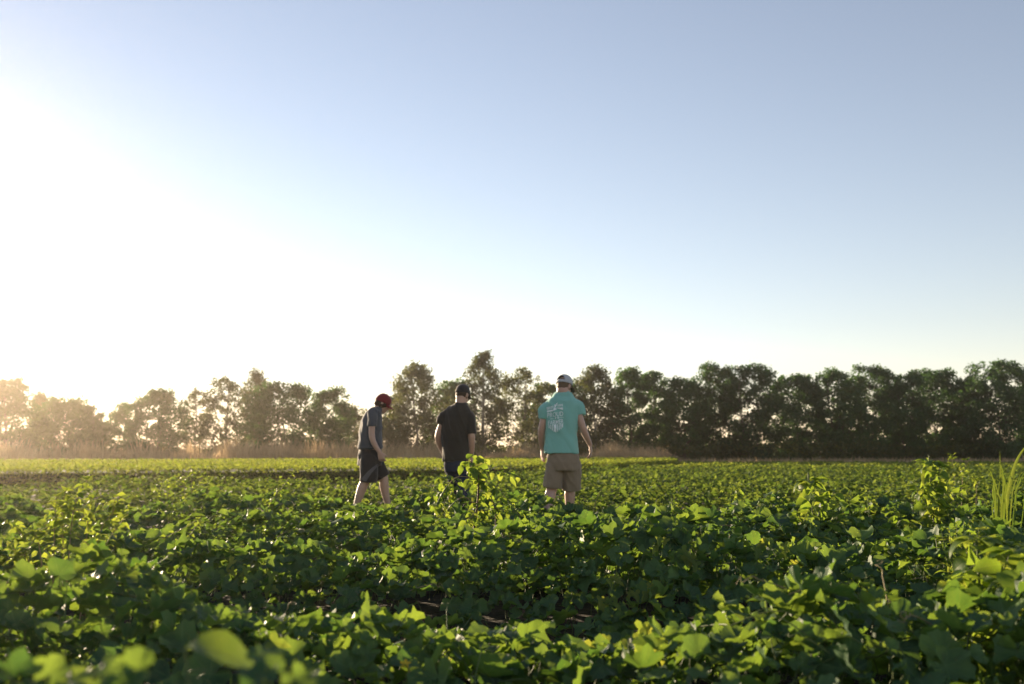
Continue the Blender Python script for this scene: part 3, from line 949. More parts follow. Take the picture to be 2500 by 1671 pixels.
# tall staked-looking weed in the middle, reddish stems
def center_weed():
    r = np.random.default_rng(301)
    D = 6.9
    def q(cx, cy, dy=0.0):
        return np.array(at(1050 + cx / 6.27, 1090 + cy / 6.27, D + dy))
    t = thing('tall_weed', (q(650, 1480)[0], D, 0), 'tall ragged weed on a dark reddish stem in front of the man in black', 'weed')
    foot = q(640, 1560); foot[2] = 0
    main = smoothpath([foot, q(650, 1480), q(700, 1100), q(728, 860, 0.01), q(742, 640), q(745, 500), q(690, 330, -0.01), q(620, 230)], 5)
    foot2 = q(1000, 1450); foot2[2] = 0
    second = smoothpath([foot2, q(1003, 1330, 0.05), q(1003, 1060, 0.05), q(975, 900, 0.04), q(900, 700, 0.02), q(800, 560, 0.01)], 5)
    arch_r = smoothpath([q(745, 470), q(780, 380), q(900, 355, -0.03), q(1080, 378, -0.05), q(1250, 425, -0.04), q(1470, 522, -0.02)], 5)
    arch_l = smoothpath([q(730, 500), q(600, 475, 0.03), q(450, 465, 0.05), q(340, 520, 0.05), q(270, 610, 0.05)], 5)
    low_l = smoothpath([q(728, 870), q(640, 850, -0.03), q(560, 785, -0.05), q(480, 785, -0.06), q(410, 830, -0.06)], 5)
    low_d = smoothpath([q(728, 870), q(640, 862, -0.02), q(540, 880, -0.02), q(500, 930, -0.02)], 5)
    mid_r = smoothpath([q(735, 990), q(850, 985, 0.02), q(960, 955, 0.03), q(1080, 965, 0.04), q(1200, 985, 0.05)], 5)
    droop_r = smoothpath([q(760, 520), q(900, 560, -0.05), q(1060, 660, -0.07), q(1180, 820, -0.08), q(1330, 1000, -0.06), q(1430, 1230, -0.04)], 6)
    up_l = smoothpath([q(728, 930), q(640, 1080, -0.03), q(560, 1130, -0.04), q(530, 1250, -0.04), q(525, 1400, -0.03)], 5)
    def rad(p, a, b): return (p, np.linspace(a, b, len(p)))
    add_stems(t, [rad(main, 0.0095, 0.004), rad(second, 0.0055, 0.003), rad(arch_r, 0.004, 0.0022), rad(mid_r, 0.0034, 0.002), rad(low_d, 0.003, 0.002)], MAT['red_stem'])
    add_stems(t, [rad(arch_l, 0.003, 0.0025), rad(low_l, 0.003, 0.0025), rad(droop_r, 0.003, 0.0015), rad(up_l, 0.003, 0.0015)], MAT['tan_stem'], 'branch')
    # slim hanging pods
    for a, b in ((q(270, 600, 0.05), q(98, 880, 0.05)), (q(420, 820, -0.06), q(250, 992, -0.06)), (q(1130, 385, -0.05), q(1475, 520, -0.02)), (q(1310, 950, 0.05), q(1560, 1005, 0.05))):
        mid = (a + b) / 2 + np.array([0, 0, 0.006])
        V, F, U, rn = tubes([(bez(a, mid, b, 7), np.array([0.002, 0.0045, 0.005, 0.005, 0.0045, 0.0035, 0.001]))], 6)
        link('seed_pod', mesh_np('seed_pod', V, F, U, rn), MAT['stem'], t)
    stalks = []
    L = 0.064
    leaves_along(t, main[4:], SMALL + PIG, 64, L, L * 0.95, r, t0=0.0, up=-0.15, petiole=0.02, stalks=stalks)
    for p in (second[8:], mid_r, up_l, droop_r, droop_r, droop_r[6:]):
        leaves_along(t, p, PIG, 12, L, L * 0.9, r, t0=0.12, up=-0.75, petiole=0.012, stalks=stalks)
    leaves_along(t, arch_r[3:], PIG, 12, L * 0.95, L * 0.75, r, t0=0.0, up=-0.3, petiole=0.012, stalks=stalks)
    for cx, cy, dx, dz, l in ((560, 300, 0.3, -1, 0.085), (500, 290, -0.15, -1, 0.08), (640, 320, 0.5, -1, 0.095), (700, 240, 1, 0.2, 0.08), (560, 200, 0.5, 0.5, 0.07), (640, 170, 1, 0.1, 0.08), (700, 190, 1, -0.15, 0.085), (620, 260, -0.6, -0.4, 0.07),
                              (680, 420, 0.2, -1, 0.10), (760, 300, 0.9, -0.5, 0.08), (540, 240, -0.5, -0.8, 0.06), (840, 210, 0.7, -0.3, 0.06), (980, 320, -0.2, 0.5, 0.05), (1140, 350, 0.2, 0.5, 0.055), (1290, 400, 0.0, 0.8, 0.055), (1060, 400, 0.2, -1, 0.07), (960, 400, -0.1, -1, 0.06), (1180, 500, 0.9, -0.2, 0.09),
                              (640, 560, -0.3, -1, 0.075), (600, 500, -0.1, -1, 0.08)):
        d = np.array([dx, r.normal(0, 0.3), dz])
        put_leaf(t, PIG[int(r.integers(0, len(PIG)))], q(cx, cy, r.normal(0, 0.03)), d, np.array([r.normal(0, 0.4), -0.8, 0.7]), l)
    # lower shoots
    for i in range(24):
        p = main[3 + i % 14] + np.array([r.normal(0, 0.03), r.normal(0, 0.02), r.normal(0, 0.02)])
        d = np.array([r.normal(0, 1), r.normal(0, 0.6), r.uniform(-1.0, 0.5)])
        put_leaf(t, SMALL[int(r.integers(0, len(SMALL)))], p, d, np.array([r.normal(0, 0.5), -0.5, 0.8]), L * r.uniform(0.6, 1.0))
    add_stems(t, stalks, MAT['stem'], 'leaf_stalks', 4)['kind'] = 'stuff'


center_weed()


# bushy fine leaved weed at the left
def bushy_weed(stems, label, seed, leaf_len, per, group=None, branches=3):
    r = np.random.default_rng(seed)
    b0 = stems[0][0]
    t = thing('bushy_weed', (b0[0], b0[1], 0), label, 'weed', group)
    paths, stalks = [], []
    for pts in stems:
        foot = np.array(pts[0], float); foot[2] = 0.0
        p = smoothpath([foot] + [np.array(a, float) for a in pts[1:]], 6)
        paths.append((p, np.linspace(0.0048, 0.0016, len(p))))
        leaves_along(t, p, SMALL, per, leaf_len * 1.1, leaf_len * 0.9, r, t0=0.2, up=0.45, petiole=0.008, stalks=stalks)
        for b in range(branches):
            k = int(len(p) * r.uniform(0.25, 0.85))
            a = r.uniform(0, 6.3)
            tip = p[k] + np.array([math.cos(a), math.sin(a), r.uniform(0.3, 1.0)]) * r.uniform(0.07, 0.14)
            br = bez(p[k], (p[k] + tip) / 2 + np.array([0, 0, -0.01]), tip, 5)
            paths.append((br, np.linspace(0.0022, 0.001, 5)))
            leaves_along(t, br, SMALL, 6, leaf_len, leaf_len * 0.8, r, t0=0.2, up=0.4, petiole=0.005)
        for i in range(4):
            a = r.uniform(0, 6.3)
            put_leaf(t, SMALL[int(r.integers(0, len(SMALL)))], p[-1], np.array([math.cos(a), math.sin(a), 0.8]), np.array([-math.cos(a), -math.sin(a), 0.9]), leaf_len * 0.9)
    add_stems(t, paths, MAT['tan_stem'], 'stem', 5)
    add_stems(t, stalks, MAT['stem'], 'leaf_stalks', 3)['kind'] = 'stuff'


D = 5.4
def L_(px, py, dy=0): return np.array(at(px, py, D + dy))
bushy_weed([[L_(133, 1420), L_(132, 1330), L_(136, 1215)],
            [L_(155, 1420, .05), L_(154, 1310, .05), L_(152, 1235, .05), L_(160, 1200, .05)],
            [L_(160, 1420, -.05), L_(172, 1310, -.05), L_(185, 1230, -.05), L_(213, 1172, -.05)],
            [L_(208, 1420, .1), L_(212, 1300, .1), L_(225, 1220, .1)],
            [L_(190, 1420, -.1), L_(240, 1310, -.12), L_(290, 1240, -.12)],
            [L_(200, 1430, .0), L_(250, 1350, .0), L_(318, 1245, .0)],
            [L_(120, 1430, .0), L_(95, 1330, .05), L_(65, 1305, .05), L_(45, 1325, .05)],
            [L_(110, 1430, -.1), L_(70, 1370, -.1), L_(30, 1365, -.1)]],
           'bushy fine leaved weed with many thin upright stems at the left', 311, 0.058, 30, branches=4)
D = 6.5
bushy_weed([[L_(325, 1390), L_(330, 1345), L_(410, 1310), L_(482, 1270)], [L_(335, 1390, .1), L_(345, 1350, .1), L_(450, 1318, .1), L_(492, 1262, .1)]],
           'slanting leafy shoot just right of the bushy left weed', 312, 0.040, 16)
D = 12.0
bushy_weed([[L_(392, 1260), L_(394, 1200), L_(396, 1172)], [L_(405, 1260, .1), L_(410, 1205, .1), L_(425, 1180, .1)]],
           'small upright weed above the melon rows right of the bushy weed', 313, 0.055, 12)
D = 13.0
bushy_weed([[L_(468, 1250), L_(468, 1180), L_(472, 1140)], [L_(480, 1250, .1), L_(485, 1190, .1), L_(500, 1160, .1)], [L_(455, 1250, .1), L_(450, 1190, .1), L_(440, 1165, .1)]],
           'taller far weed reaching up to the green bed on the left', 314, 0.065, 12)
D = 9.5
bushy_weed([[L_(640, 1290), L_(655, 1240), L_(690, 1190), L_(712, 1160)]], 'single leaning shoot left of the boy in dark shorts', 315, 0.05, 14)
D = 9.0
bushy_weed([[L_(1440, 1290), L_(1450, 1245), L_(1462, 1205), L_(1472, 1190)]], 'curled pale shoot right of the tan shorts', 316, 0.05, 12)
D = 14.0
bushy_weed([[L_(2325, 1220), L_(2330, 1160), L_(2322, 1112)], [L_(2345, 1220, .1), L_(2350, 1170, .1), L_(2362, 1125, .1)], [L_(2310, 1220, .1), L_(2305, 1170, .1), L_(2318, 1135, .1)], [L_(2380, 1225, .2), L_(2385, 1190, .2), L_(2395, 1170, .2)]],
           'loose far weed clump just right of the tallest pigweed', 317, 0.085, 16)


def narrow_weed():
    r = np.random.default_rng(330)
    base = at(2330, 1380, 5.2); base.z = 0
    t = thing('narrow_leaved_weed', base, 'low weed with narrow fingered leaves above the large pigweed', 'weed')
    paths = []
    for i in range(7):
        a = i * 0.9
        tip = np.array(at(2300 + 18 * i, 1272 + 10 * abs(i - 3), 5.2 + 0.08 * math.sin(a)))
        p = bez(np.array(base) + np.array([0.03 * math.cos(a), 0.03 * math.sin(a), 0]), np.array(base) * 0.5 + tip * 0.5 + np.array([0, 0, 0.08]), tip, 7)
        paths.append((p, np.linspace(0.004, 0.0015, 7)))
        leaves_along(t, p, NARROW, 18, 0.075, 0.085, r, t0=0.45, up=0.2, petiole=0.01)
    add_stems(t, paths, MAT['stem'])


narrow_weed()


# grass clumps at the right edge
def blade(parent, pts, w, r):
    p = smoothpath([np.array(a, float) for a in pts], 5)
    m = len(p)
    t = np.linspace(0, 1, m)
    wid = w * np.clip(np.minimum(0.35 + 1.6 * t, 1.0) * (1 - t ** 3), 0.02, 1)
    side = np.array([0.9, -0.35, 0.1])
    V, U = [], []
    for i in range(m):
        for s in (-1, 0, 1):
            V.append(p[i] + side * s * wid[i] * 0.5 + np.array([0, -0.15 * abs(s) * wid[i], 0.0])); U.append((s * 0.1, t[i]))
    F = []
    for i in range(m - 1):
        for s in (0, 1):
            a = i * 3 + s
            F.append((a, a + 1, a + 4)); F.append((a, a + 4, a + 3))
    link('blade', mesh_np('blade', np.array(V), np.array(F), np.array(U), np.full(len(V), r.uniform())), MAT['blade'], parent)


r = np.random.default_rng(340)
D = 6.4
g = thing('tall_grass', (at(2442, 1300, D).x, D, 0), 'clump of tall green grass blades at the right edge', 'grass clump')
f0 = L_(2440, 1300); f0[2] = 0
for pts, w in (([L_(2437, 1265), L_(2442, 1180), L_(2441, 1098)], 0.014), ([L_(2446, 1265), L_(2450, 1190), L_(2447, 1150), L_(2441, 1130)], 0.015), ([L_(2437, 1262), L_(2440, 1200), L_(2444, 1165), L_(2456, 1142)], 0.018),
               ([L_(2430, 1255, .1), L_(2424, 1205, .1), L_(2430, 1172, .1), L_(2440, 1176, .1)], 0.014), ([L_(2450, 1250, .05), L_(2455, 1200, .05), L_(2470, 1172, .05), L_(2495, 1160, .05)], 0.014),
               ([L_(2460, 1250, -.1), L_(2462, 1200, -.1), L_(2480, 1130, -.1), L_(2505, 1090, -.1), L_(2525, 1075, -.1)], 0.026), ([L_(2466, 1250, -.05), L_(2480, 1200, -.05), L_(2500, 1165, -.05), L_(2530, 1150, -.05)], 0.014),
               ([L_(2460, 1262), L_(2470, 1240), L_(2490, 1228), L_(2520, 1225)], 0.014), ([L_(2450, 1262, .1), L_(2462, 1230, .1), L_(2456, 1205, .1), L_(2452, 1200, .1)], 0.014)):
    blade(g, [f0 + np.array([r.normal(0, 0.02), r.normal(0, 0.02), 0])] + pts, w, r)


for i in range(9):
    bx = 2425 + 8.5 * i + r.normal(0, 3)
    lean = r.normal(0, 16) + (i - 4) * 4
    hgt = r.uniform(60, 130)
    dy = r.normal(0, 0.08)
    blade(g, [f0 + np.array([r.normal(0, 0.03), r.normal(0, 0.03), 0]), L_(bx, 1262, dy), L_(bx + lean * 0.3, 1262 - hgt * 0.6, dy), L_(bx + lean, 1262 - hgt, dy), L_(bx + lean * 2.0, 1262 - hgt * r.uniform(0.85, 1.15), dy)], r.uniform(0.006, 0.012), r)


# bindweed with pale lobed leaves, hanging over the melon rows
def bindweed(px, py, d, w, n, label, seed, leaf=0.052):
    r = np.random.default_rng(seed)
    c = np.array(at(px, py, d))
    c[2] = float(canopy(c[0], c[1])) + 0.06
    t = thing('bindweed', (c[0], c[1], 0), label, 'bindweed', 'pale bindweed vines over the melons')
    W = w / FPX * d
    pts = [np.array([c[0] - W * 0.5, c[1] + 0.05, 0.0])]
    for i in range(6):
        x = c[0] + W * (-0.5 + i / 5)
        y = c[1] + r.normal(0, 0.04)
        pts.append(np.array([x, y, float(canopy(x, y)) + 0.05 + 0.03 * math.sin(i * 1.7 + seed)]))
    p = smoothpath(pts, 4)
    paths = [(p, np.full(len(p), 0.0018))]
    for i in range(n):
        k = int(r.integers(5, len(p)))
        d_ = np.array([r.normal(0, 0.5), -0.35 + r.normal(0, 0.3), -0.75 + r.normal(0, 0.35)])
        q = p[k] + np.array([r.normal(0, 0.02), -0.02, r.uniform(-0.01, 0.04)])
        paths.append((np.array([p[k], (p[k] + q) / 2, q]), np.array([0.0012, 0.001, 0.001])))
        put_leaf(t, BIND[int(r.integers(0, len(BIND)))], q, d_, np.array([r.normal(0, 0.3), -0.75, 0.55]), leaf * r.uniform(0.75, 1.3))
    add_stems(t, paths, MAT['stem'], 'vine', 4)


for i, (px, py, d, w, n, lab) in enumerate([
        (1520, 1365, 5.1, 150, 15, 'glowing yellow green bindweed on the crest below the man in teal'),
        (1640, 1372, 5.3, 150, 12, 'bindweed trailing right along the sunlit crest'),
        (1085, 1450, 4.3, 130, 11, 'bindweed leaves hanging in shade below the tall centre weed'),
        (880, 1385, 4.9, 120, 9, 'bindweed in the shaded leaves under the boy in red cap'),
        (1450, 1500, 3.8, 50, 7, 'bindweed with long lobes hanging in the dark centre right leaves'),
        (1560, 1505, 3.6, 50, 8, 'bindweed cascade in the dark leaves right of the centre'),
        (2000, 1450, 3.9, 80, 6, 'bindweed sprig low among the dark leaves at the right'),
        (38, 1570, 2.9, 60, 5, 'bindweed sprig with three big lobes at the lower left edge'),
        (690, 1570, 3.0, 90, 6, 'bindweed sprig beside the big blurred leaf at the bottom'),
        (2150, 1350, 5.0, 90, 6, 'bindweed left of the large leaved pigweed'),
        (620, 1345, 5.6, 110, 8, 'bindweed in the row right of the slanting leafy shoot'),
        (1880, 1330, 5.4, 120, 8, 'bindweed on the crest below the lone pigweed')]):
    bindweed(px, py, d, w, n, lab, 400 + i)


# broad leaved weed close to the lens, out of focus
def near_weed(base_px, d, leaves, label, seed):
    r = np.random.default_rng(seed)
    b = at(base_px, 1671, d); b.z = 0
    t = thing('broadleaf_weed', b, label, 'weed', 'blurred broad leaved weeds close to the camera')
    paths = []
    for px, py, dd, dx, dy, dz, nx, ny, nz, l in leaves:
        p = np.array(at(px, py, dd))
        foot = np.array(b) + np.array([r.normal(0, 0.03), r.normal(0, 0.03), 0])
        paths.append((bez(foot, np.array([foot[0], foot[1], p[2] * 0.8]), p, 7), np.linspace(0.005, 0.0022, 7)))
        big = l > 0.1
        put_leaf(t, BROAD[int(r.integers(0, 3))] if big else ML0_mesh[int(r.integers(0, len(ML0_mesh)))], p, np.array([dx, dy, dz]), np.array([nx, ny, nz]), l if big else l * 0.62)
    add_stems(t, paths, MAT['stem'])


near_weed(560, 1.35, [(452, 1578, 1.5, 1, 0.25, -0.05, 0.05, -0.22, 1.0, 0.135), (640, 1600, 1.5, 0.8, -0.3, -0.1, 0.2, -0.3, 1, 0.06), (640, 1650, 1.45, -0.3, -0.6, -0.2, 0, -0.4, 1, 0.06), (720, 1660, 1.5, 0.6, -0.5, -0.1, 0.2, -0.4, 1, 0.06)],
          'big blurred leaf on a weed close to the camera at the bottom left centre', 501)
near_weed(290, 1.2, [(252, 1650, 1.35, 0.9, 0.2, 0.35, -0.3, -0.75, 0.8, 0.055), (345, 1635, 1.4, -0.9, -0.3, 0.2, 0.0, -0.8, 0.6, 0.06), (300, 1665, 1.35, 0.5, -0.5, 0.0, 0.2, -0.5, 0.9, 0.05)],
          'round blurred leaves of a weed close to the camera at the lower left', 502)
near_weed(130, 1.5, [(30, 1650, 1.6, 0.8, 0.2, 0.1, 0, -0.4, 1, 0.07), (120, 1650, 1.6, 0.2, 0.3, 0.7, 0.2, -0.8, 0.4, 0.055), (170, 1660, 1.6, 0.8, -0.3, 0.2, -0.2, -0.4, 1, 0.06)],
          'low blurred weed at the bottom left corner', 503)

# ------------------------------------------------------------------ people
MAT['skin'] = plain_mat('skin', (0.42, 0.235, 0.165), (0.50, 0.29, 0.205), rough=0.42, scale=12, spec=0.6, sheen=0.4)
MAT['teal'] = plain_mat('teal_cotton', (0.205, 0.44, 0.385), (0.235, 0.49, 0.43), rough=0.9, scale=70, spec=0.15, bump=0.25, bscale=9, bdist=0.02, sheen=0.25)
MAT['black_shirt'] = plain_mat('black_cotton', (0.030, 0.026, 0.022), (0.042, 0.036, 0.030), rough=0.9, scale=60, spec=0.2, bump=0.25, bscale=9, bdist=0.02, sheen=0.25)
MAT['navy_shirt'] = plain_mat('navy_cotton', (0.060, 0.066, 0.078), (0.080, 0.086, 0.100), rough=0.9, scale=60, spec=0.2, bump=0.25, bscale=9, bdist=0.02, sheen=0.25)
MAT['khaki'] = plain_mat('khaki_twill', (0.22, 0.165, 0.115), (0.27, 0.205, 0.145), rough=0.9, scale=80, spec=0.15, bump=0.3, bscale=8, bdist=0.02, sheen=0.25)
MAT['dark_shorts'] = plain_mat('dark_shorts_knit', (0.016, 0.014, 0.015), (0.024, 0.021, 0.021), rough=0.8, scale=60, spec=0.25, bump=0.3, bscale=8, bdist=0.02, sheen=0.25)
MAT['grey_panel'] = plain_mat('grey_mesh_panel', (0.085, 0.080, 0.085), (0.12, 0.11, 0.115), rough=0.8, scale=120)
MAT['denim'] = plain_mat('denim', (0.022, 0.030, 0.050), (0.036, 0.046, 0.072), rough=0.9, scale=90, spec=0.15, bump=0.3, bscale=10, bdist=0.02)
MAT['red_cap'] = plain_mat('red_cap_cloth', (0.15, 0.012, 0.016), (0.20, 0.018, 0.020), rough=0.8, scale=80, sheen=0.25)
MAT['black_cap'] = plain_mat('black_cap_cloth', (0.022, 0.018, 0.018), (0.032, 0.026, 0.025), rough=0.85, scale=80, sheen=0.25)
MAT['grey_cap'] = plain_mat('grey_cap_cloth', (0.38, 0.385, 0.40), (0.50, 0.505, 0.52), rough=0.85, scale=160, sheen=0.25)
MAT['under_brim'] = plain_mat('dark_brim', (0.05, 0.045, 0.04), rough=0.85)
MAT['brown_hair'] = plain_mat('brown_hair', (0.035, 0.020, 0.012), (0.075, 0.045, 0.026), rough=0.6, scale=60, stretch=(4, 4, 0.6), bump=0.5, bscale=90, bdist=0.004)
MAT['light_hair'] = plain_mat('light_brown_hair', (0.10, 0.062, 0.034), (0.17, 0.11, 0.06), rough=0.6, scale=60, stretch=(4, 4, 0.6), bump=0.5, bscale=90, bdist=0.004)
MAT['print'] = plain_mat('shirt_ink', (0.74, 0.80, 0.81), (0.80, 0.86, 0.87), rough=0.8, scale=200)
MAT['shoe'] = plain_mat('shoe', (0.05, 0.045, 0.04), (0.10, 0.09, 0.08), rough=0.8)
MAT['eye'] = plain_mat('eye', (0.03, 0.02, 0.015), rough=0.3)


class Blob:
    """closed shapes that overlap; build() fuses them into one continuous skin"""
    def __init__(self): self.V, self.F = [], []

    def rings(self, rings, n=18):
        o = len(self.V)
        ang = [2 * math.pi * i / n for i in range(n)]
        for c, u, v in rings:
            c, u, v = Vector(c), Vector(u), Vector(v)
            self.V += [c + u * math.cos(a) + v * math.sin(a) for a in ang]
        m = len(rings)
        for k in range(m - 1):
            for i in range(n):
                j = (i + 1) % n
                self.F.append((o + k * n + i, o + k * n + j, o + (k + 1) * n + j, o + (k + 1) * n + i))
        self.F.append(tuple(o + i for i in reversed(range(n))))
        self.F.append(tuple(o + (m - 1) * n + i for i in range(n)))
        return self

    def limb(self, pts, radii, n=14, flat=None, dirv=None, hem=False):
        """tapered limb through points; flat = (scale, direction) squashes the section"""
        pts = [Vector(p) for p in pts]
        P = smoothpath([np.array(p) for p in pts], 4)
        rr = np.interp(np.linspace(0, 1, len(P)), np.linspace(0, 1, len(radii)), radii)
        out = []
        for i, p in enumerate(P):
            t = Vector(P[min(i + 1, len(P) - 1)] - P[max(i - 1, 0)]).normalized()
            ref = Vector(dirv) if dirv is not None else (Vector((0, 1, 0)) if abs(t.y) < 0.8 else Vector((1, 0, 0)))
            a = t.cross(ref).normalized(); b = t.cross(a).normalized()
            f = flat or 1.0
            out.append((p, a * rr[i], b * rr[i] * f))
        # rounded ends
        t0 = Vector(P[0] - P[1]).normalized(); t1 = Vector(P[-1] - P[-2]).normalized()
        c, u, v = out[0]
        pre = [(Vector(c) + t0 * rr[0] * s, u * k, v * k) for s, k in ((0.85, 0.45), (0.5, 0.82))]
        c, u, v = out[-1]
        post = [(Vector(c) + t1 * rr[-1] * s, u * k, v * k) for s, k in ((0.5, 0.82), (0.85, 0.45))]
        if hem: post = []
        return self.rings(pre + out + post, n)

    def ball(self, c, x, y, z, n=14, m=9):
        """ellipsoid with half-axis vectors x, y, z"""
        c, x, y, z = Vector(c), Vector(x), Vector(y), Vector(z)
        rings = []
        for k in range(1, m):
            a = math.pi * k / m
            rings.append((c - z * math.cos(a), x * math.sin(a), y * math.sin(a)))
        return self.rings(rings, n)

    def build(self, name, mat, parent, voxel=0.007, smooth=3, wrinkle=0.0, wscale=7.0, seed=0, wfold=(1.0, 1.0, 1.0)):
        me = bpy.data.meshes.new('t')
        me.from_pydata([tuple(v) for v in self.V], [], self.F)
        bm = bmesh.new(); bm.from_mesh(me)
        bmesh.ops.recalc_face_normals(bm, faces=bm.faces)
        bm.to_mesh(me); bm.free()
        tmp = bpy.data.objects.new('t', me)
        col.objects.link(tmp)
        m1 = tmp.modifiers.new('r', 'REMESH'); m1.mode = 'VOXEL'; m1.voxel_size = voxel; m1.use_smooth_shade = True
        m2 = tmp.modifiers.new('s', 'SMOOTH'); m2.factor = 0.5; m2.iterations = smooth
        dg = bpy.context.evaluated_depsgraph_get()
        new = bpy.data.meshes.new_from_object(tmp.evaluated_get(dg))
        bpy.data.objects.remove(tmp); bpy.data.meshes.remove(me)
        new.name = name
        if wrinkle:
            nv = [v.normal.copy() for v in new.vertices]
            for v, nn in zip(new.vertices, nv):
                q = Vector((v.co.x * wfold[0], v.co.y * wfold[1], v.co.z * wfold[2])) * wscale + Vector((seed, 0, seed * 0.7))
                q = q + Vector((v.co.z * 2.0, 0, v.co.x * 2.5))
                h = noise.noise(q) + 0.45 * noise.noise(q * 2.1)
                h = 1.0 - abs(h) * 2.2 if wrinkle > 0 else h
                v.co += nn * abs(wrinkle) * max(h - 0.35, -0.12)
            new.update()
        for p in new.polygons: p.use_smooth = True
        return link(name, new, mat, parent)


def hand(bl, wrist, direc, palm_n, thumb_side, s=1.0, curl=0.5):
    """palm, four fingers and a thumb; direc runs wrist to knuckles, fingers curl towards palm_n"""
    w, d, n, ts = Vector(wrist), Vector(direc).normalized(), Vector(palm_n), Vector(thumb_side)
    n = (n - d * n.dot(d)).normalized(); ts = (ts - d * ts.dot(d) - n * ts.dot(n)).normalized()
    L = 0.085 * s
    bl.rings([(w - d * 0.03, ts * 0.026 * s, n * 0.019 * s), (w, ts * 0.028 * s, n * 0.018 * s), (w + d * L * 0.45, ts * 0.040 * s, n * 0.017 * s), (w + d * L, ts * 0.042 * s, n * 0.014 * s), (w + d * (L + 0.008), ts * 0.036 * s, n * 0.009 * s)], 14)
    for i, fl in enumerate((0.074, 0.082, 0.076, 0.060)):
        off = ts * (0.031 - 0.0207 * i) * s
        p = w + d * (L - 0.008) + off
        pts = [p]
        dd = d + ts * (0.10 - 0.07 * i)
        a = 0.0
        for k, seg in enumerate((0.46, 0.30, 0.24)):
            a += curl * (0.75 if k == 0 else 0.95) * (0.8 + 0.12 * i)
            dv = (dd * math.cos(a) + n * math.sin(a)).normalized()
            pts.append(pts[-1] + dv * fl * s * seg)
        bl.limb(pts, [0.0092 * s, 0.0086 * s, 0.008 * s, 0.007 * s], 9)
    p = w + d * L * 0.22 + ts * 0.030 * s
    t1 = p + (ts * 0.6 + d * 0.8 + n * 0.35).normalized() * 0.038 * s
    t2 = t1 + (ts * 0.2 + d * 0.9 + n * 0.55).normalized() * 0.030 * s
    bl.limb([p - ts * 0.012, t1, t2], [0.0125 * s, 0.0105 * s, 0.008 * s], 9)


def head(bl, C, f, u, neck_base, s=1.0, neck_r=0.058, face=True):
    """C = centre of the skull, f = facing direction, u = up"""
    C, f, u = Vector(C), Vector(f).normalized(), Vector(u)
    u = (u - f * u.dot(f)).normalized()
    r_ = f.cross(u).normalized()
    S = lambda a, b, c: C + (r_ * a + f * b + u * c) * s
    A = lambda v, k: v * k * s
    bl.ball(S(0, -0.006, 0.012), A(r_, 0.074), A(f, 0.094), A(u, 0.090))
    bl.ball(S(0, 0.030, -0.050), A(r_, 0.060), A(f, 0.064), A(u, 0.072))       # cheeks and jaw
    bl.ball(S(0, 0.062, -0.100), A(r_, 0.030), A(f, 0.028), A(u, 0.022))       # chin
    bl.ball(S(0, -0.040, -0.045), A(r_, 0.060), A(f, 0.052), A(u, 0.062))      # nape
    bl.ball(S(0, 0.076, 0.020), A(r_, 0.052), A(f, 0.016), A(u, 0.014))        # brow
    if face:
        bl.limb([S(0, 0.082, 0.008), S(0, 0.100, -0.018), S(0, 0.108, -0.036)], [0.009 * s, 0.012 * s, 0.015 * s], 9)
        bl.ball(S(0, 0.088, -0.066), A(r_, 0.024), A(f, 0.012), A(u, 0.006))   # upper lip
        bl.ball(S(0, 0.085, -0.077), A(r_, 0.021), A(f, 0.012), A(u, 0.006))   # lower lip
    for sd in (-1, 1):
        bl.ball(S(sd * 0.080, -0.012, -0.018), A(r_, 0.010) + A(f, -0.006 * 1) * sd * 0, A(f, 0.019), A(u, 0.033), 10, 7)
        bl.ball(S(sd * 0.084, -0.022, -0.008), A(r_, 0.009), A(f, 0.008), A(u, 0.026), 9, 6)
    nb = Vector(neck_base)
    bl.limb([nb - (C - nb).normalized() * 0.05, nb, S(0, -0.020, -0.070), S(0, -0.012, -0.02)], [neck_r * 0.9, neck_r * 0.95, neck_r, neck_r * 0.95], 16)
    return S, A, r_, f, u


def face_parts(t, body, S, A, r_, f, u):
    for sd in (-1, 1):
        b = Blob(); b.ball(S(sd * 0.031, 0.079, 0.000), A(r_, 0.011), A(f, 0.007), A(u, 0.006), 10, 6)
        b.build('eye', MAT['eye'], body, 0.003, 1)
        b = Blob(); b.limb([S(sd * 0.014, 0.092, 0.018), S(sd * 0.032, 0.090, 0.024), S(sd * 0.050, 0.078, 0.018)], [0.003, 0.0042, 0.0025], 8)
        b.build('eyebrow', MAT['brown_hair'], body, 0.003, 1)


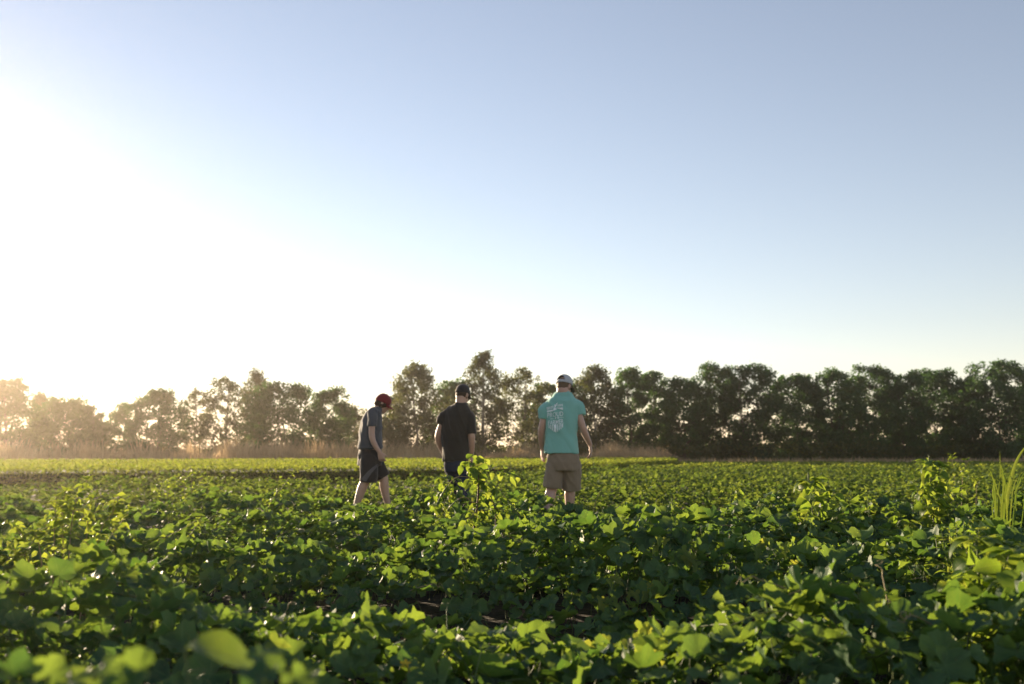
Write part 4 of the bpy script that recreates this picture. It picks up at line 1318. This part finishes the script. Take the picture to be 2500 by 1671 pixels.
def cap(t, S, A, r_, f, u, mat, brim_mat=None, opening=False, tilt=0.0, lift=0.0):
    """baseball cap: six-panel dome with a button, curved brim at the front"""
    n, m = 60, 15
    V, F = [], []
    for k in range(m + 1):
        a = k / m * math.pi / 2
        for i in range(n):
            ph = 2 * math.pi * i / n
            fr = math.cos(ph)                       # +1 at the front
            rim = -0.002 - 0.014 * max(0, -fr) + tilt * fr
            z = rim + (0.111 + lift - rim) * math.sin(a) ** (0.9)
            q = math.cos(a) ** 0.82 if k < m else 0.0
            seam = 1.0 - 0.010 * abs(math.cos(3 * ph)) ** 12
            V.append(S(math.sin(ph) * 0.086 * q * seam, -0.006 + fr * 0.107 * q * seam, 0.018 + z))
    for k in range(m):
        for i in range(n):
            j = (i + 1) % n
            ph = (2 * math.pi * (i + 0.5) / n - math.pi)
            if opening and k >= 2 and (ph / 0.60) ** 2 + ((k - 2) / 5.0) ** 2 < 1.0:
                continue
            F.append((k * n + i, k * n + j, (k + 1) * n + j, (k + 1) * n + i))
    me = bpy.data.meshes.new('cap'); me.from_pydata([tuple(v) for v in V], [], F)
    for p in me.polygons: p.use_smooth = True
    o = link('cap', me, mat, t)
    so = o.modifiers.new('thick', 'SOLIDIFY'); so.thickness = 0.004; so.offset = 0.0
    b = Blob(); b.ball(S(0, -0.006, 0.132 + lift), A(r_, 0.009), A(f, 0.009), A(u, 0.005), 10, 6)
    b.build('button', mat, o, 0.003, 1)
    # brim
    V, F = [], []
    nb, nr = 15, 5
    for k in range(nr + 1):
        q = k / nr
        for i in range(nb):
            ph = (i / (nb - 1) - 0.5) * 2 * R(64)
            x = math.sin(ph) * (0.085 + 0.004 * q)
            y0 = -0.006 + math.cos(ph) * 0.104
            y = y0 + q * 0.078 * math.cos(ph * 1.32) ** 0.7 if abs(ph * 1.32) < math.pi / 2 else y0
            z = 0.016 + tilt - 0.020 * q - 0.24 * abs(x) ** 1.4 * (0.4 + 1.2 * q)
            V.append(S(x, y, z))
    for k in range(nr):
        for i in range(nb - 1):
            F.append((k * nb + i, k * nb + i + 1, (k + 1) * nb + i + 1, (k + 1) * nb + i))
    me = bpy.data.meshes.new('brim'); me.from_pydata([tuple(v) for v in V], [], F)
    for p in me.polygons: p.use_smooth = True
    bo = link('brim', me, brim_mat or mat, o)
    so = bo.modifiers.new('thick', 'SOLIDIFY'); so.thickness = 0.005; so.offset = 0.0
    return o


def shoe(t, ankle, fdir):
    a, f = Vector(ankle), Vector((fdir[0], fdir[1], 0)).normalized()
    side = Vector((-f.y, f.x, 0)); g = Vector((a.x, a.y, 0.0))
    up = Vector((0, 0, 1))
    b = Blob()
    b.rings([(g - f * 0.075 + up * 0.035, side * 0.030, up * 0.034), (g - f * 0.03 + up * 0.05, side * 0.037, up * 0.05), (g + f * 0.05 + up * 0.042, side * 0.040, up * 0.042), (g + f * 0.12 + up * 0.033, side * 0.046, up * 0.033), (g + f * 0.18 + up * 0.027, side * 0.036, up * 0.026)], 16)
    b.limb([g + up * 0.05, a + up * 0.03], [0.042, 0.044])
    b.build('shoe', MAT['shoe'], t, 0.008, 3)


def ring_lat(c, lat, fwd, hw, hd):
    return (Vector(c), Vector(lat).normalized() * hw, Vector(fwd).normalized() * hd)


# ---- man in the teal shirt
def person_teal():
    D = 11.5; s = FPX / D
    def J(px, py, dy=0.0): return Vector(((px - 1250) / s, D + dy, CAM_H + (1099.6 - py) / s))
    t = thing('person', ((1374 - 1250) / s, D, 0), 'person in teal printed t-shirt, khaki shorts and grey cap, walking away', 'person', 'people walking through the field')
    fw = Vector((0.16, 0.98, 0)).normalized(); lat = Vector((0.98, -0.16, 0)).normalized()
    neck = J(1377, 966); C = J(1378.5, 943.5, 0.03)
    shL, shR = J(1331, 991), J(1410, 985)
    elL, elR = J(1322, 1052, 0.0), J(1422, 1047, -0.02)
    wrL, wrR = J(1324, 1096, 0.10), J(1441, 1086, 0.07)
    hipL, hipR = J(1355, 1122), J(1393, 1122)
    knL, knR = J(1347, 1194, 0.02), J(1391, 1194, 0.10)
    anL, anR = J(1319, 1287, -0.20), J(1389, 1289, 0.12)
    anL.z = anR.z = 0.085
    b = Blob()
    S, A, r_, f, u = head(b, C, Vector((0.55, 0.75, -0.36)), Vector((0.10, 0.25, 1)), neck, 1.04, 0.072)
    b.rings([ring_lat(J(1374, 1135), lat, fw, 0.150, 0.115), ring_lat(J(1372, 1100), lat, fw, 0.160, 0.110), ring_lat(J(1371, 1060), lat, fw, 0.155, 0.105), ring_lat(J(1371, 1010), lat, fw, 0.178, 0.115), ring_lat(J(1372, 985), lat, fw, 0.165, 0.095), ring_lat(J(1375, 970), lat, fw, 0.09, 0.07)], 24)
    b.limb([shL + Vector((0.02, 0, -0.02)), elL, wrL], [0.046, 0.043, 0.043, 0.037, 0.027]); b.limb([shR + Vector((-0.02, 0, -0.02)), elR, wrR], [0.046, 0.044, 0.045, 0.038, 0.028])
    b.limb([hipL, knL], [0.085, 0.075, 0.060]); b.limb([hipR, knR], [0.085, 0.075, 0.060])
    b.limb([knL + Vector((0, 0, 0.03)), knL * 0.66 + anL * 0.34 + Vector((0, -0.015, 0)), anL], [0.058, 0.064, 0.055, 0.036, 0.034]); b.limb([knR + Vector((0, 0, 0.03)), knR * 0.66 + anR * 0.34 + Vector((0, -0.02, 0)), anR], [0.058, 0.064, 0.055, 0.036, 0.034])
    hand(b, wrL, Vector((-0.02, 0.06, -1)), Vector((1, 0.3, 0)), Vector((0.1, 1, 0)), 1.05, 0.30)
    hand(b, wrR, Vector((0.10, 0.10, -1)), Vector((-1, 0.2, -0.1)), Vector((-0.1, 1, 0.0)), 1.1, 0.42)
    body = b.build('body', MAT['skin'], t, 0.0082, 2)
    face_parts(t, body, S, A, r_, f, u)
    h = Blob(); h.ball(S(0, -0.012, 0.004), A(r_, 0.0785), A(f, 0.096), A(u, 0.086)); h.ball(S(0, -0.050, -0.030), A(r_, 0.062), A(f, 0.048), A(u, 0.050))
    h.build('hair', MAT['light_hair'], t, 0.006, 2, 0.002, 60)
    cap(t, S, A, r_, f, u, MAT['grey_cap'], MAT['under_brim'], opening=True)
    k = Blob()
    k.rings([ring_lat(J(1369, 1107.5), lat, fw, 0.198, 0.152), ring_lat(J(1369.5, 1088), lat, fw, 0.189, 0.145), ring_lat(J(1369.5, 1060), lat, fw, 0.180, 0.134), ring_lat(J(1369.5, 1030), lat, fw, 0.190, 0.138), ring_lat(J(1370, 1005), lat, fw, 0.203, 0.136), ring_lat(J(1371, 990), lat, fw, 0.208, 0.124), ring_lat(J(1372, 980), lat, fw, 0.186, 0.110), ring_lat(J(1374, 970), lat, fw, 0.134, 0.094), ring_lat(J(1376, 963.5), lat, fw, 0.108, 0.094), ring_lat(J(1377, 959), lat, fw, 0.090, 0.084)], 30)
    k.limb([J(1348, 992), shL + (elL - shL) * 0.14, shL + (elL - shL) * 0.54], [0.066, 0.067, 0.060], 16, hem=True)
    k.limb([J(1394, 988), shR + (elR - shR) * 0.12, shR + (elR - shR) * 0.48], [0.068, 0.069, 0.062], 16, hem=True)
    shirt = k.build('t_shirt', MAT['teal'], t, 0.0075, 9, 0.017, 5.0, 3, (1.0, 1.0, 0.6))
    q = Blob()
    q.rings([ring_lat(J(1374, 1148), lat, fw, 0.175, 0.135), ring_lat(J(1374, 1128), lat, fw, 0.188, 0.146), ring_lat(J(1373, 1112), lat, fw, 0.178, 0.136), ring_lat(J(1372, 1097), lat, fw, 0.160, 0.118)], 28)
    q.limb([J(1354, 1135), J(1351, 1165, 0.0), J(1348, 1189, 0.01)], [0.102, 0.104, 0.107, 0.108], 18, hem=True)
    q.limb([J(1395, 1135), J(1395, 1165, 0.04), J(1394, 1193, 0.08)], [0.104, 0.106, 0.110, 0.112], 18, hem=True)
    shorts = q.build('shorts', MAT['khaki'], t, 0.0085, 1, 0.014, 5.5, 9, (1, 1, 0.8))
    shoe(t, anL, fw); shoe(t, anR, fw)
    # print on the back: shield of bars with the two words
    bpy.context.view_layer.update()
    bvh = BVHTree.FromPolygons([v.co.copy() for v in shirt.data.vertices], [tuple(p.vertices) for p in shirt.data.polygons])
    cx, wpx = 1356.5, 37.0

    def lay(verts, faces, name):
        bm = bmesh.new()
        vv = [bm.verts.new(v) for v in verts]
        for fc in faces:
            try: bm.faces.new([vv[i] for i in fc])
            except ValueError: pass
        bmesh.ops.triangulate(bm, faces=bm.faces)
        for _ in range(3):
            e = [x for x in bm.edges if x.calc_length() > 0.012]
            if not e: break
            bmesh.ops.subdivide_edges(bm, edges=e, cuts=1)
            bmesh.ops.triangulate(bm, faces=bm.faces)
        for v in bm.verts:
            hit = bvh.ray_cast(Vector((v.co.x, D - 1.0, v.co.z)), Vector((0, 1, 0)))
            if hit[0] is not None: v.co = hit[0] - Vector((0, 0.0028, 0))
        me = bpy.data.meshes.new(name); bm.to_mesh(me); bm.free()
        return link(name, me, MAT['print'], shirt)

    def X(px): return (px - 1250) / s
    def Z(py): return CAM_H + (1099.6 - py) / s

    def word(txt, x0, x1, y0, y1, skew, name):
        cu = bpy.data.curves.new('w', 'FONT'); cu.body = txt; cu.size = 1.0; cu.offset = 0.006; cu.resolution_u = 3
        ob = bpy.data.objects.new('w', cu); col.objects.link(ob)
        dg = bpy.context.evaluated_depsgraph_get()
        me = bpy.data.meshes.new_from_object(ob.evaluated_get(dg))
        co = np.array([v.co[:] for v in me.vertices])
        fs = [tuple(p.vertices) for p in me.polygons]
        bpy.data.objects.remove(ob)
        a, b_ = co.min(0), co.max(0)
        V = []
        for x, y, _ in co:
            fx, fy = (x - a[0]) / (b_[0] - a[0]), (y - a[1]) / (b_[1] - a[1])
            V.append((X(x0 + (x1 - x0) * fx), 0, Z(y1 + (y0 - y1) * fy - skew * (fx - 0.5))))
        lay(V, fs, name)

    def bars(quads, name):
        V, F = [], []
        for x0, y0, x1, y1, x2, y2, x3, y3 in quads:
            o = len(V)
            V += [(X(x0), 0, Z(y0)), (X(x1), 0, Z(y1)), (X(x2), 0, Z(y2)), (X(x3), 0, Z(y3))]
            F.append((o, o + 1, o + 2, o + 3))
        lay(V, F, name)

    word('PROUD', 1335.6, 1373.2, 1008.3, 1019.5, 3.2, 'printed_word')
    word('FARMER', 1337.4, 1373.8, 1027.0, 1037.5, 4.2, 'printed_word')
    # shield stripes below, shortening towards the point
    qd = []
    for i in range(9):
        x0 = 1338.6 + i * 4.0
        top = 1039.6 - i * 0.45
        bot = {0: 1047, 1: 1049, 2: 1052, 3: 1055, 4: 1056.5, 5: 1055, 6: 1051.5, 7: 1049, 8: 1045}[i]
        w = 2.1 if i not in (3,) else 4.6
        qd.append((x0, top, x0 + w, top, x0 + w - 0.2, bot + 0.6, x0 - 0.2, bot))
    bars(qd, 'printed_stripes')
    # ridge band and sprout motif above the words, small blocks either side
    bars([(1334.6, 1004.5, 1347, 1002.5, 1347, 1006.5, 1334.8, 1008.2), (1347, 1003, 1356, 998.5, 1358, 1001.5, 1347, 1006.8), (1356, 998, 1372.6, 997.4, 1372.4, 1003.2, 1364, 1000.6)], 'printed_band')
    bars([(1349, 1003, 1353, 996, 1355, 997, 1351.5, 1004), (1352.5, 996, 1352, 989.5, 1357, 991, 1355, 997), (1354.5, 995, 1356.5, 988, 1360.5, 985, 1357.5, 993)], 'printed_sprout')
    bars([(1334.2 + 3.4 * i, 995.5 - 0.6 * i, 1336.0 + 3.4 * i, 995.3 - 0.6 * i, 1336.2 + 3.4 * i, 1002.2 - 0.6 * i, 1334.4 + 3.4 * i, 1002.6 - 0.6 * i) for i in range(5)]
         + [(1360.0 + 3.3 * i, 990.0 - 0.4 * i, 1361.8 + 3.3 * i, 989.8 - 0.4 * i, 1361.8 + 3.3 * i, 995.4 - 0.4 * i, 1360.0 + 3.3 * i, 995.6 - 0.4 * i) for i in range(4)], 'printed_blocks')
    bars([(1343 + 2.6 * i, 1023.8 - 0.3 * i, 1344.4 + 2.6 * i, 1023.6 - 0.3 * i, 1344.4 + 2.6 * i, 1025.3 - 0.3 * i, 1343 + 2.6 * i, 1025.5 - 0.3 * i) for i in (0, 1, 2, 8, 9, 10, 11)]
         + [(1353.5, 1020.8, 1356.5, 1020.4, 1356.3, 1024.4, 1353.4, 1024.6), (1359.8, 1020.2, 1361.6, 1020.0, 1362.6, 1024.0, 1359.2, 1024.2)], 'printed_dots')


person_teal()


# ---- man in the black shirt
def person_black():
    D = 12.6; s = FPX / D
    def J(px, py, dy=0.0): return Vector(((px - 1250) / s, D + dy, CAM_H + (1099.6 - py) / s))
    t = thing('person', ((1118 - 1250) / s, D, 0), 'person in plain black t-shirt, black cap and blue jeans, seen from behind', 'person', 'people walking through the field')
    fw = Vector((0.25, 0.97, 0)).normalized(); lat = Vector((0.97, -0.25, 0)).normalized()
    neck = J(1124, 991); C = J(1129, 964.5, 0.04)
    shL, shR = J(1084, 1014), J(1147, 1014, -0.03)
    elL, elR = J(1070, 1068, 0.02), J(1152, 1069, -0.05)
    wrL, wrR = J(1083, 1110, 0.12), J(1152, 1114, 0.02)
    hipL, hipR = J(1104, 1132), J(1130, 1132)
    knL, knR = J(1113, 1198, 0.20), J(1131, 1200, -0.02)
    anL, anR = J(1116, 1288, 0.16), J(1138, 1285, -0.30)
    anL.z = anR.z = 0.085
    b = Blob()
    S, A, r_, f, u = head(b, C, Vector((0.48, 0.82, -0.26)), Vector((0.10, 0.16, 1)), neck, 1.02, 0.064)
    b.rings([ring_lat(J(1116, 1150), lat, fw, 0.140, 0.11), ring_lat(J(1113, 1110), lat, fw, 0.150, 0.105), ring_lat(J(1113, 1070), lat, fw, 0.150, 0.105), ring_lat(J(1114, 1030), lat, fw, 0.172, 0.115), ring_lat(J(1116, 1008), lat, fw, 0.155, 0.09), ring_lat(J(1122, 994), lat, fw, 0.08, 0.065)], 24)
    b.limb([shL + Vector((0.02, 0, -0.02)), elL, wrL], [0.045, 0.044, 0.043, 0.036, 0.027]); b.limb([shR + Vector((-0.02, 0, -0.02)), elR, wrR], [0.047, 0.047, 0.046, 0.038, 0.028])
    b.limb([hipL, knL, anL], [0.085, 0.078, 0.055, 0.052, 0.034]); b.limb([hipR, knR, anR], [0.085, 0.078, 0.055, 0.052, 0.034])
    hand(b, wrL, Vector((0.35, 0.35, -0.85)), Vector((0.6, -0.6, 0)), Vector((0.6, 0.6, 0)), 1.0, 0.45)
    hand(b, wrR, Vector((0.0, 0.10, -1)), Vector((-1, 0.1, 0)), Vector((0.1, 1, 0)), 1.05, 0.38)
    body = b.build('body', MAT['skin'], t, 0.0082, 2)
    face_parts(t, body, S, A, r_, f, u)
    h = Blob(); h.ball(S(0, -0.012, 0.004), A(r_, 0.078), A(f, 0.096), A(u, 0.086)); h.ball(S(0, -0.050, -0.022), A(r_, 0.058), A(f, 0.046), A(u, 0.042))
    h.build('hair', MAT['brown_hair'], t, 0.006, 2, 0.0015, 60)
    cap(t, S, A, r_, f, u, MAT['black_cap'])
    k = Blob()
    k.rings([ring_lat(J(1112, 1126), lat, fw, 0.162, 0.142), ring_lat(J(1111.5, 1108), lat, fw, 0.166, 0.140), ring_lat(J(1111, 1080), lat, fw, 0.170, 0.136), ring_lat(J(1112, 1052), lat, fw, 0.182, 0.138), ring_lat(J(1113, 1030), lat, fw, 0.192, 0.134), ring_lat(J(1114, 1014), lat, fw, 0.194, 0.122), ring_lat(J(1116, 1004), lat, fw, 0.172, 0.108), ring_lat(J(1120, 994), lat, fw, 0.118, 0.090), ring_lat(J(1122, 989), lat, fw, 0.090, 0.078), ring_lat(J(1124, 985), lat, fw, 0.074, 0.070)], 30)
    k.limb([J(1099, 1017), shL + (elL - shL) * 0.12, shL + (elL - shL) * 0.40], [0.066, 0.066, 0.062], 16, hem=True)
    k.limb([J(1135, 1013, -0.02), shR + (elR - shR) * 0.15, shR + (elR - shR) * 0.82], [0.066, 0.070, 0.070, 0.068], 16, hem=True)
    k.build('t_shirt', MAT['black_shirt'], t, 0.0075, 9, 0.017, 5.0, 5, (1.2, 1.0, 0.5))
    q = Blob()
    q.rings([ring_lat(J(1117, 1152), lat, fw, 0.158, 0.125), ring_lat(J(1115, 1136), lat, fw, 0.158, 0.130), ring_lat(J(1113, 1115), lat, fw, 0.138, 0.115)], 26)
    q.limb([J(1106, 1142), knL, anL + Vector((0, 0, 0.04))], [0.098, 0.088, 0.075, 0.070, 0.066], 16, hem=True)
    q.limb([J(1129, 1142), knR, anR + Vector((0, 0, 0.04))], [0.098, 0.088, 0.075, 0.070, 0.066], 16, hem=True)
    jeans = q.build('jeans', MAT['denim'], t, 0.0085, 2, 0.007, 6.0, 4, (1, 1, 0.9))
    shoe(t, anL, fw); shoe(t, anR, fw)


person_black()


# ---- boy with the red cap
def person_red():
    D = 12.3; s = FPX / D
    def J(px, py, dy=0.0): return Vector(((px - 1250) / s, D + dy, CAM_H + (1099.6 - py) / s))
    t = thing('person', ((905 - 1250) / s, D, 0), 'person in red cap, dark blue-grey t-shirt and dark shorts striding right', 'person', 'people walking through the field')
    fw = Vector((0.93, 0.36, 0)).normalized(); lat = Vector((0.36, -0.93, 0)).normalized()
    neck = J(920, 1001, 0.0); C = J(934, 986, 0.02)
    shR, shL = J(915, 1015, -0.16), J(910, 1013, 0.17)
    elR, wrR = J(915.5, 1070, -0.20), J(934, 1105, -0.20)
    elL, wrL = J(886, 1058, 0.22), J(881, 1098, 0.20)
    hipR, hipL = J(903, 1117, -0.08), J(905, 1117, 0.08)
    knR, anR = J(897, 1178, -0.08), J(867, 1270, -0.10)
    knL, anL = J(937, 1170, 0.09), J(962, 1285, 0.10)
    anL.z = 0.085; anR.z = 0.12
    b = Blob()
    S, A, r_, f, u = head(b, C, Vector((0.84, 0.24, -0.46)), Vector((0.46, 0.0, 0.88)), neck, 0.94, 0.052)
    b.rings([ring_lat(J(904, 1125), lat, fw, 0.135, 0.115), ring_lat(J(906, 1095), lat, fw, 0.14, 0.12), ring_lat(J(906, 1065), lat, fw, 0.135, 0.115), ring_lat(J(908, 1035), lat, fw, 0.15, 0.105), ring_lat(J(912, 1012), lat, fw, 0.145, 0.085), ring_lat(J(917, 1002), lat, fw, 0.085, 0.06)], 24)
    b.limb([shR, elR, wrR], [0.046, 0.040, 0.038, 0.032, 0.024]); b.limb([shL, elL, wrL], [0.046, 0.040, 0.038, 0.032, 0.024])
    b.limb([hipR, knR], [0.08, 0.07, 0.055]); b.limb([hipL, knL], [0.08, 0.07, 0.055])
    b.limb([knR + Vector((0, 0, 0.03)), knR * 0.66 + anR * 0.34 + Vector((-0.015, 0, 0)), anR], [0.054, 0.060, 0.050, 0.035, 0.032]); b.limb([knL + Vector((0, 0, 0.03)), knL * 0.66 + anL * 0.34 + Vector((-0.018, 0, 0)), anL], [0.054, 0.058, 0.049, 0.035, 0.032])
    hand(b, wrR, Vector((0.30, 0.0, -0.95)), Vector((0.25, 0.95, 0.1)), Vector((0.95, 0.0, 0.2)), 0.98, 0.75)
    hand(b, wrL, Vector((-0.05, -0.02, -1)), Vector((0, -1, 0)), Vector((1, 0, 0)), 0.95, 0.5)
    body = b.build('body', MAT['skin'], t, 0.0080, 2)
    face_parts(t, body, S, A, r_, f, u)
    h = Blob(); h.ball(S(0, -0.014, 0.002), A(r_, 0.080), A(f, 0.097), A(u, 0.086)); h.ball(S(0, -0.062, -0.030), A(r_, 0.070), A(f, 0.046), A(u, 0.046))
    for sd in (-1, 1): h.limb([S(sd * 0.080, 0.030, 0.01), S(sd * 0.083, 0.012, -0.016), S(sd * 0.078, -0.03, -0.03)], [0.010, 0.013, 0.016], 8)
    h.build('hair', MAT['brown_hair'], t, 0.006, 2, 0.005, 45)
    cap(t, S, A, r_, f, u, MAT['red_cap'])
    k = Blob()
    k.rings([ring_lat(J(907, 1096), lat, fw, 0.165, 0.152), ring_lat(J(906, 1080), lat, fw, 0.160, 0.148), ring_lat(J(906, 1058), lat, fw, 0.158, 0.138), ring_lat(J(907, 1036), lat, fw, 0.168, 0.126), ring_lat(J(910, 1018), lat, fw, 0.172, 0.108), ring_lat(J(914, 1006), lat, fw, 0.135, 0.085), ring_lat(J(918, 1000), lat, fw, 0.088, 0.070), ring_lat(J(920, 996.5), lat, fw, 0.068, 0.060)], 28)
    k.limb([J(913, 1010, -0.12), shR + (elR - shR) * 0.15, shR + (elR - shR) * 0.50], [0.068, 0.062, 0.060, 0.059], 16, hem=True)
    k.limb([J(910, 1010, 0.12), shL + (elL - shL) * 0.15, shL + (elL - shL) * 0.52], [0.068, 0.062, 0.060, 0.059], 16, hem=True)
    k.build('t_shirt', MAT['navy_shirt'], t, 0.0075, 6, 0.015, 5.5, 8, (1.0, 1.0, 0.7))
    q = Blob()
    q.rings([ring_lat(J(905, 1136), lat, fw, 0.158, 0.150), ring_lat(J(905, 1115), lat, fw, 0.152, 0.150), ring_lat(J(906, 1090), lat, fw, 0.135, 0.125)], 26)
    q.limb([J(905, 1122, -0.075), J(906, 1152, -0.08), J(905, 1176, -0.08)], [0.110, 0.112, 0.108, 0.105], 18, hem=True)
    q.limb([J(912, 1122, 0.075), J(925, 1148, 0.085), J(936, 1166, 0.09)], [0.108, 0.104, 0.098, 0.092], 18, hem=True)
    shorts = q.build('shorts', MAT['dark_shorts'], t, 0.0085, 2, 0.008, 5.0, 2, (1, 1, 0.7))
    # grey side panel running diagonally down the near leg
    bvh = BVHTree.FromPolygons([v.co.copy() for v in shorts.data.vertices], [tuple(p.vertices) for p in shorts.data.polygons])
    V, F = [], []
    n = 14
    for i in range(n + 1):
        q_ = i / n
        cx, cy = 929 - 36 * q_, 1134 + 42 * q_ - 3 * math.sin(math.pi * q_)
        w = 2.0 + 5.0 * q_
        for sd in (-1, 0, 1):
            p = J(cx + sd * w * 0.75, cy + sd * w * 0.75)
            hit = bvh.ray_cast(Vector((p.x, D - 1, p.z)), Vector((0, 1, 0)))
            V.append((hit[0] - Vector((0, 0.003, 0))) if hit[0] is not None else p)
    for i in range(n):
        for k_ in (0, 1):
            a = i * 3 + k_
            F.append((a, a + 1, a + 4, a + 3))
    me = bpy.data.meshes.new('side_panel'); me.from_pydata([tuple(v) for v in V], [], F)
    link('side_panel', me, MAT['grey_panel'], shorts)
    shoe(t, anL, fw); shoe(t, anR, fw)


person_red()

# ------------------------------------------------------------------ haze
def add_haze():
    m, nt, out = new_mat('haze_air')
    pv = N(nt, 'ShaderNodeVolumePrincipled')
    pv.inputs['Color'].default_value = (1.0, 0.87, 0.74, 1)
    pv.inputs['Density'].default_value = 0.00052
    pv.inputs['Anisotropy'].default_value = 0.86
    nt.links.new(pv.outputs[0], out.inputs['Volume'])
    bm = bmesh.new()
    bmesh.ops.create_cube(bm, size=1.0)
    for v in bm.verts:
        v.co = (v.co.x * 530, v.co.y * 530 + 180, -1.2 + (v.co.z + 0.5) * 13.4)
    me = bpy.data.meshes.new('haze'); bm.to_mesh(me); bm.free()
    tag(link('haze', me, m), 'thin warm evening haze over the field', 'haze', kind='stuff')


add_haze()
